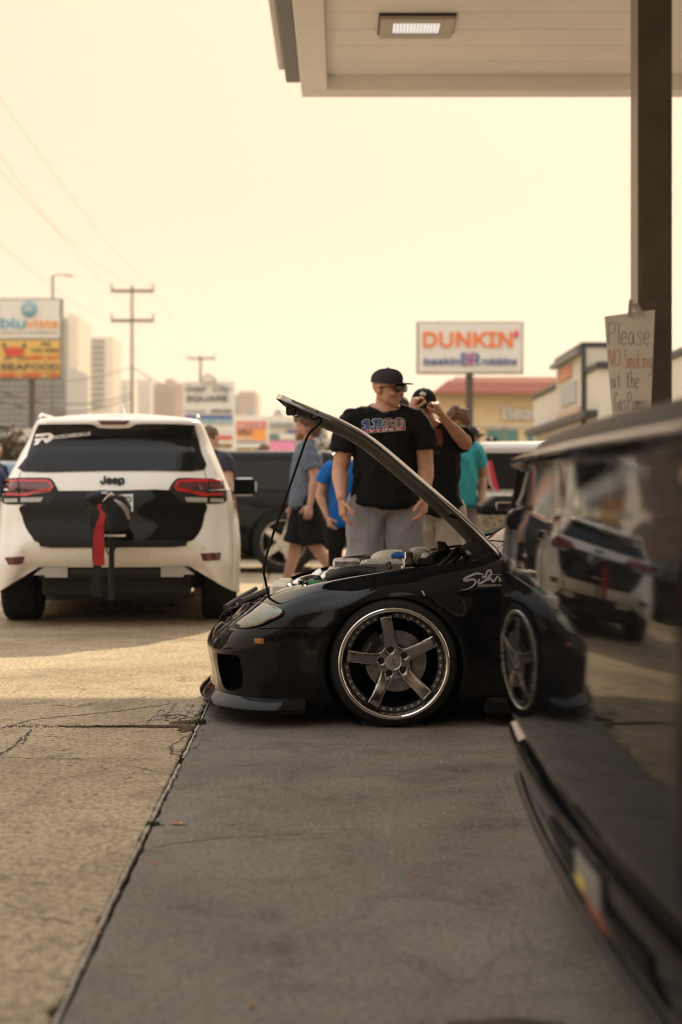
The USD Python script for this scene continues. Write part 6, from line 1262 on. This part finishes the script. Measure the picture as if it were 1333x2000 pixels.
# --- utility poles with their wires
def util(name, label, px, ptop, Y, arms, wires, hw):
    c = P(px, HZ, Y); t = thing(name, label, 'utility pole', (c[0], Y, 0)); k = Y / F; z = lambda py: EYE + (HZ - py) * k
    part(t, 'pole', tube([(0, 0, 0), (0, 0, z(ptop))], [hw * k * 1.15, hw * k * .75], 12), M['wood_grey'])
    for (py, x0, x1) in arms:
        a = part(t, 'crossarm', box(((x0 - px) * k, -.10, z(py) - .09), ((x1 - px) * k, .08, z(py) + .09), .01), M['wood_grey'])
        for x in (x0 + 1.5, x1 - 1.5): part(a, 'insulator', T(lathe([(0, .38), (.07, .36), (.05, .28), (.09, .24), (.05, .16), (.06, .0)], 12), ((x - px) * k, 0, z(py) + .09)), M['ink_grey'])
    for (q, sag, r) in wires:
        a, b_ = np.array(q[0], float), np.array(q[1], float); tt = np.linspace(0, 1, 24)[:, None]; w = a + (b_ - a) * tt; w[:, 2] -= (4 * tt * (1 - tt) * sag)[:, 0]
        part(t, 'wire', tube(w - [c[0], Y, 0], r, 5), M['dark_trim'], smooth=60)
    return t
yp = lambda px, py, Y: P(px, py, Y)
w1 = [((yp(x, y, 84), yp(x2, y2, 40)), .5, .006) for x, y, x2, y2 in ((219, 563, -60, 215), (298, 563, -20, 160), (258, 556, -40, 290), (219, 622, -60, 420))] + [((yp(258, 716, 84), yp(-40, 735, 58)), .5, .03), ((yp(258, 768, 84), yp(-40, 752, 58)), .7, .045), ((yp(258, 775, 84), yp(-40, 770, 58)), .8, .045), ((yp(258, 716, 84), yp(392, 760, 128)), .6, .04), ((yp(298, 566, 84), yp(418, 700, 128)), .8, .007), ((yp(219, 566, 84), yp(370, 700, 128)), .8, .007)]
util('utility_pole', 'tall wooden utility pole with two crossarms behind the white vehicle', 258, 558, 84, [(568, 217, 301), (626, 217, 301)], w1, 3.4)
util('utility_pole', 'smaller distant utility pole with one crossarm above the directory sign', 392, 695, 128, [(700, 367, 421)], [], 3.2)
k = 66 / F; c = P(103, HZ, 66); sl = thing('street_lamp', 'grey street lamp with one arm rising behind the tall roadside sign', 'street lamp', (c[0], 66, 0))
part(sl, 'pole', tube([(0, 0, 0), (0, 0, EYE + (HZ - 538) * k)], [.10, .055], 12), M['frame_grey']); part(sl, 'arm', tube(spline([(0, 0, EYE + (HZ - 540) * k), (.35, 0, EYE + (HZ - 536) * k), (.75, 0, EYE + (HZ - 538) * k)], 5), .03, 8), M['frame_grey']); part(sl, 'lamp_head', box((.55, -.10, EYE + (HZ - 539.5) * k), (.95, .10, EYE + (HZ - 536.5) * k), .03), M['frame_grey'])
c = P(885 - 360 + 0, HZ, 95) if False else None
# --- towers
flat('tower_cream', (.62, .56, .46), .85); flat('tower_grey', (.27, .27, .28), .8); flat('tower_glass', (.10, .12, .15), .2); flat('tower_dark', (.085, .10, .14), .4); flat('tower_rust', (.40, .26, .19), .85); flat('tower_white', (.66, .62, .55), .85); flat('window_dark', (.035, .04, .05), .3); flat('band_grey', (.24, .25, .27), .6)
def tower(label, px0, px1, ptop, Y, depth, floors, cols, wall, win, pfloor0, margin=(.08, .08), band=True, wfrac=.62, pen=None):
    k = Y / F; c = P((px0 + px1) / 2, HZ, Y); W = (px1 - px0) * k / 2; top = EYE + (HZ - ptop) * k; t = thing('tower_block', label, 'building', (c[0], Y, 0))
    wl = part(t, 'wall', box((-W, 0, 0), (W, depth, top), .1), M[wall]); zb = EYE + (HZ - pfloor0) * k; fh = (top * .985 - zb) / floors
    x0, x1 = -W + 2 * W * margin[0], W - 2 * W * margin[1]; cw = (x1 - x0) / cols
    for i in range(floors):
        z0 = zb + i * fh
        if band: part(t, 'balcony_slab', box((x0 - .2, -.9, z0 - .15), (x1 + .2, .02, z0 + fh * .16)), M[wall], smooth=False)
        for j in range(cols):
            part(t, 'window', box((x0 + cw * (j + .5 - wfrac / 2), -.12, z0 + fh * .24), (x0 + cw * (j + .5 + wfrac / 2), .02, z0 + fh * .86)), M[win], smooth=False)
    if pen: part(t, 'penthouse', box((-W * pen, depth * .2, top + .02), (W * pen, depth * .7, top + fh * .9)), M[wall])
    return t
tower('slim cream tower block rising behind the tall roadside sign', 112, 153, 617, 430, 22, 17, 2, 'tower_cream', 'window_dark', 800, (.05, .50), True, .7, .4)
tower('cream tower block with dark window bands, right of the roadside sign', 153, 221, 657, 600, 22, 12, 5, 'tower_cream', 'window_dark', 800, (.03, .24), True, .86)
tower('long dark glass block low behind the brown sign pole', -60, 131, 712, 300, 25, 12, 16, 'tower_grey', 'tower_dark', 850, (.01, .01), True, .8)
tower('hazy pale block left of the utility pole', 221, 254, 740, 800, 30, 8, 4, 'tower_white', 'band_grey', 830, (.1, .1), True, .6)
tower('hazy pale block just right of the utility pole', 264, 297, 738, 850, 30, 8, 4, 'tower_white', 'band_grey', 830, (.1, .1), True, .6)
tower('rust and grey block left of the directory sign', 299, 357, 748, 620, 30, 7, 5, 'tower_rust', 'band_grey', 830, (.04, .3), True, .7, .3)
tower('rust coloured block right of the tall directory sign', 466, 500, 764, 640, 30, 6, 4, 'tower_rust', 'band_grey', 830, (.1, .1), False, .5)
tower('small grey block hugging the tall directory sign', 452, 468, 770, 660, 30, 6, 2, 'tower_grey', 'band_grey', 830, (.1, .1), False, .5)
# shopping strip with gables, far left of centre
kb = 110 / F; c = P(530, HZ, 110); st = thing('shop_strip', 'long pale shopping strip with two small gables behind the bearded man', 'building', (c[0], 110, 0))
zz = lambda py: EYE + (HZ - py) * kb; xx = lambda px: (px - 530) * kb
part(st, 'wall', box((xx(455), 0, 0), (xx(640), 14, zz(812)), .05), M['tower_white'])
for (x, w, py) in ((491, 9, 795), (543, 11, 797)):
    g_ = part(st, 'gable', T(upright(poly([(xx(x - w), zz(812)), (xx(x - w * .6), zz(py + 7)), (xx(x), zz(py)), (xx(x + w * .6), zz(py + 7)), (xx(x + w), zz(812))], 1.0)), (0, 1.2, .004)), M['ink_grey'])
for (x0, x1, y0, y1, mt) in ((527, 545, 848, 858, 'teal_glass'), (546, 576, 848, 858, 'board_white'), (527, 575, 862, 880, 'scoop_pink'), (560, 577, 840, 846, 'scoop_blue'), (527, 575, 826, 832, 'band_grey'), (580, 632, 835, 870, 'band_grey')):
    part(st, 'shop_front', box((xx(x0), -.3, zz(y1)), (xx(x1), .02, zz(y0))), M[mt])
# restaurant with the red mansard
kb = 60 / F; c = P(985, HZ, 60); rs = thing('shop_building', 'beige shop building with a red mansard roof behind the white shop sign', 'building', (c[0], 60, 0)); zz = lambda py: EYE + (HZ - py) * kb; xx = lambda px: (px - 985) * kb
part(rs, 'wall', box((xx(852), 0, 0), (xx(1180), 14, zz(768)), .03), M['stucco'])
prof = [(-.55, 771), (-.60, 766), (-.42, 760), (-.40, 755), (-.22, 750), (-.20, 745), (.05, 739), (.10, 736), (.6, 735)]
for i in range(len(prof) - 1):
    (a, p0), (b_, p1) = prof[i], prof[i + 1]; ins = lambda o: (o + .60) * 1.35
    V = [np.array([[xx(846) + ins(a), a, zz(p0)], [xx(1200), a, zz(p0)], [xx(1200), 14, zz(p0)], [xx(846) + ins(a), 14, zz(p0)]]), np.array([[xx(846) + ins(b_), b_, zz(p1)], [xx(1200), b_, zz(p1)], [xx(1200), 14, zz(p1)], [xx(846) + ins(b_), 14, zz(p1)]])]
    m = rings(V, cap=(i == len(prof) - 2)); m.fix_normals(); part(rs, 'roof_course', m, M['clay_red' if i % 2 else 'clay_red_light'], smooth=False)
part(rs, 'wall_band', box((xx(852), -.06, zz(832)), (xx(1180), -.004, zz(828))), M['pale_wall'])
tx_ = text('Beach', 22 * kb, True, .12, w=(1072 - 980) * kb); part(rs, 'letters', T(upright(tx_), (xx(980), -.02, zz(818))), pm('letter_grey', (.55, .56, .58), .4), smooth=False)
for a, b_ in ((952, 985), (988, 1012), (1030, 1060)):
    w = part(rs, 'window', box((xx(a), -.05, zz(874)), (xx(b_), .02, zz(838))), M['teal_glass']); part(w, 'frame', cat(box((xx(a) - .06, -.09, zz(838)), (xx(b_) + .06, -.0, zz(835.5)))), M['pale_wall'])
# white building on the right, receding
flat('sign_orange', (.50, .19, .08)); flat('panel_tan', (.50, .34, .22))
wb = thing('white_building', 'white low building with dark roof edge and small orange sign right of the beige shop', 'building', (7.2, 40, 0))
def rb(name, x0, y0, z0, x1, y1, z1, mat, bev=.02, parent=None): return part(parent or wb, name, box((x0 - 7.2, y0 - 40, z0), (x1 - 7.2, y1 - 40, z1), bev), M[mat])
rb('wall', 6.98, 38.5, 0, 16, 51.5, 4.42, 'pale_wall'); rb('roof_edge', 6.92, 38.4, 4.422, 16, 51.6, 4.60, 'dark_trim')
rb('awning', 6.6, 38.6, 3.1, 6.978, 51.2, 3.3, 'dark_trim')
tw_ = rb('tower', 6.90, 40.5, 0, 9.2, 45.5, 5.20, 'pale_wall'); rb('tower_cap', 6.84, 40.45, 5.202, 9.3, 45.6, 5.34, 'dark_trim'); rb('corner_post', 6.84, 40.40, 0, 6.97, 40.495, 5.2, 'dark_trim')
rb('cornice', 6.70, 40.55, 5.0, 6.897, 45.7, 5.15, 'frame_grey')
sg_ = rb('sign_panel', 6.85, 42.4, 4.5, 6.897, 44.9, 4.92, 'sign_orange'); rb('disc_panel', 6.86, 41.5, 3.7, 6.897, 44.5, 4.35, 'ink_grey'); rb('lower_panel', 6.86, 40.9, 3.15, 6.897, 45.2, 3.55, 'panel_tan')
rb('wing', 6.95, 27, 0, 16, 36, 3.84, 'pale_wall'); rb('wing_edge', 6.9, 26.95, 3.842, 16, 36.1, 4.0, 'dark_trim')
# --- shrubs
M['shrub_dry'] = leafmat('shrub_dry', (.05, .035, .015), (.13, .075, .03)); M['shrub_green'] = leafmat('shrub_green', (.02, .035, .015), (.06, .08, .03)); M['bark'] = pm('bark', (.06, .045, .035), .9)
def shrub(label, px, py_top, Y, w, mat, n, seed):
    c = P(px, HZ, Y); h = EYE + (HZ - py_top) * Y / F; t = thing('shrub', label, 'shrub', (c[0], Y, 0)); r = np.random.default_rng(seed); V, Fc = [], []
    cl = r.normal(0, 1, (40, 3)); cl /= np.linalg.norm(cl, axis=1, keepdims=True); cl = cl * (r.random((40, 1)) ** .4) * [w / 2, w / 3, h * .42] + [0, 0, h * .56]
    for i in range(n):
        p = cl[r.integers(0, 40)] + r.normal(0, 1, 3) * [w * .09, w * .09, h * .08]; a = unit(r.normal(0, 1, 3)); b_ = unit(np.cross(a, r.normal(0, 1, 3))); l = r.uniform(.05, .12)
        V += [p - a * l, p + b_ * l * .5, p + a * l, p - b_ * l * .5]; Fc += [[4 * i, 4 * i + 1, 4 * i + 2], [4 * i, 4 * i + 2, 4 * i + 3]]
    part(t, 'foliage', trimesh.Trimesh(V, Fc, process=False), M[mat], smooth=False, kind='stuff')
    for q in cl[:7]: part(t, 'stem', tube([(0, 0, 0), q * [.4, .4, .5], q], [.05, .035, .012], 6), M['bark'])
shrub('rusty brown shrub below the tall roadside sign', 22, 845, 34, 2.4, 'shrub_dry', 2600, 1); shrub('brown shrub at the very left edge beside the white vehicle', -30, 850, 33, 2.0, 'shrub_dry', 1600, 2); shrub('small dark green shrub behind the bearded man', 640, 845, 48, 1.6, 'shrub_green', 1200, 3)
S = Board('small_sign', 'small pink and white sign above the brown shrub at left', 30, 62, 838, 862, 52, depth=.12); S.panel('face', 30, 838, 62, 863, M['board_white']); S.panel('edge', 29, 838, 34, 863, M['scoop_pink'], .02, .03); S.pole('pole', 44, 48, 863, M['frame_grey'])
# people and cars beyond the left edge, seen only in the dark paint
for (X, Y, lab, sh_) in ((-4.6, 10.6, 'man in black tee standing left of the white vehicle, seen mirrored', 'black_tee'), (-5.6, 9.6, 'woman in maroon tee further left of the white vehicle, seen mirrored', 'maroon')):
    person('person', lab, (X, Y), 40, 1.78, 1.05, shirt=sh_, bottoms='black_shorts', blen=.5, hair=('hair_dark', 'short'), detail=False, L=.035)
lb = thing('brick_block', 'brown brick block beyond the left edge, seen mirrored in the dark paint', 'building', (-17, 30, 0))
part(lb, 'wall', box((-6, -10, 0), (5, 16, 7.4), .03), M['shop_brick']); part(lb, 'roof_edge', box((-6.2, -10.2, 7.402), (5.2, 16.2, 7.9), .03), M['brown_steel'])
for i in range(5):
    for z0 in (1.0, 4.2): w = part(lb, 'window', box((4.98, -8.6 + 5 * i, z0), (5.03, -6.2 + 5 * i, z0 + 1.7)), M['dark_glass'])
far_car('black_van', 'tall black van left of the white vehicle, seen mirrored in the dark paint', 'van', (-5.4, 12.4, 0), 92, L=5.2, W=.98, belt=1.1, roof=2.05, paint=M['dark_paint'], cab=(.1, 4.6), rake=(.1, .6), R=.38)
far_car('grey_car', 'grey car parked far left, seen mirrored in the dark paint', 'car', (-11, 7.0, 0), 88, L=4.6, W=.92, belt=.98, roof=1.45, paint=M['taupe_paint'], cab=(.9, 3.7), R=.35)
# --- the warm haze over the lot
hz_ = box((-1400, -260, -1.0), (1400, 1300, 140.0))
single('haze', hz_, usdkit.material(stage, '/World/Looks/haze', {'v': ('principled_volume', {'color': (.95, .93, .88), 'density': .00035, 'anisotropy': .3})}, [], volume='v.volume'), kind='stuff', smooth=False) if True else None
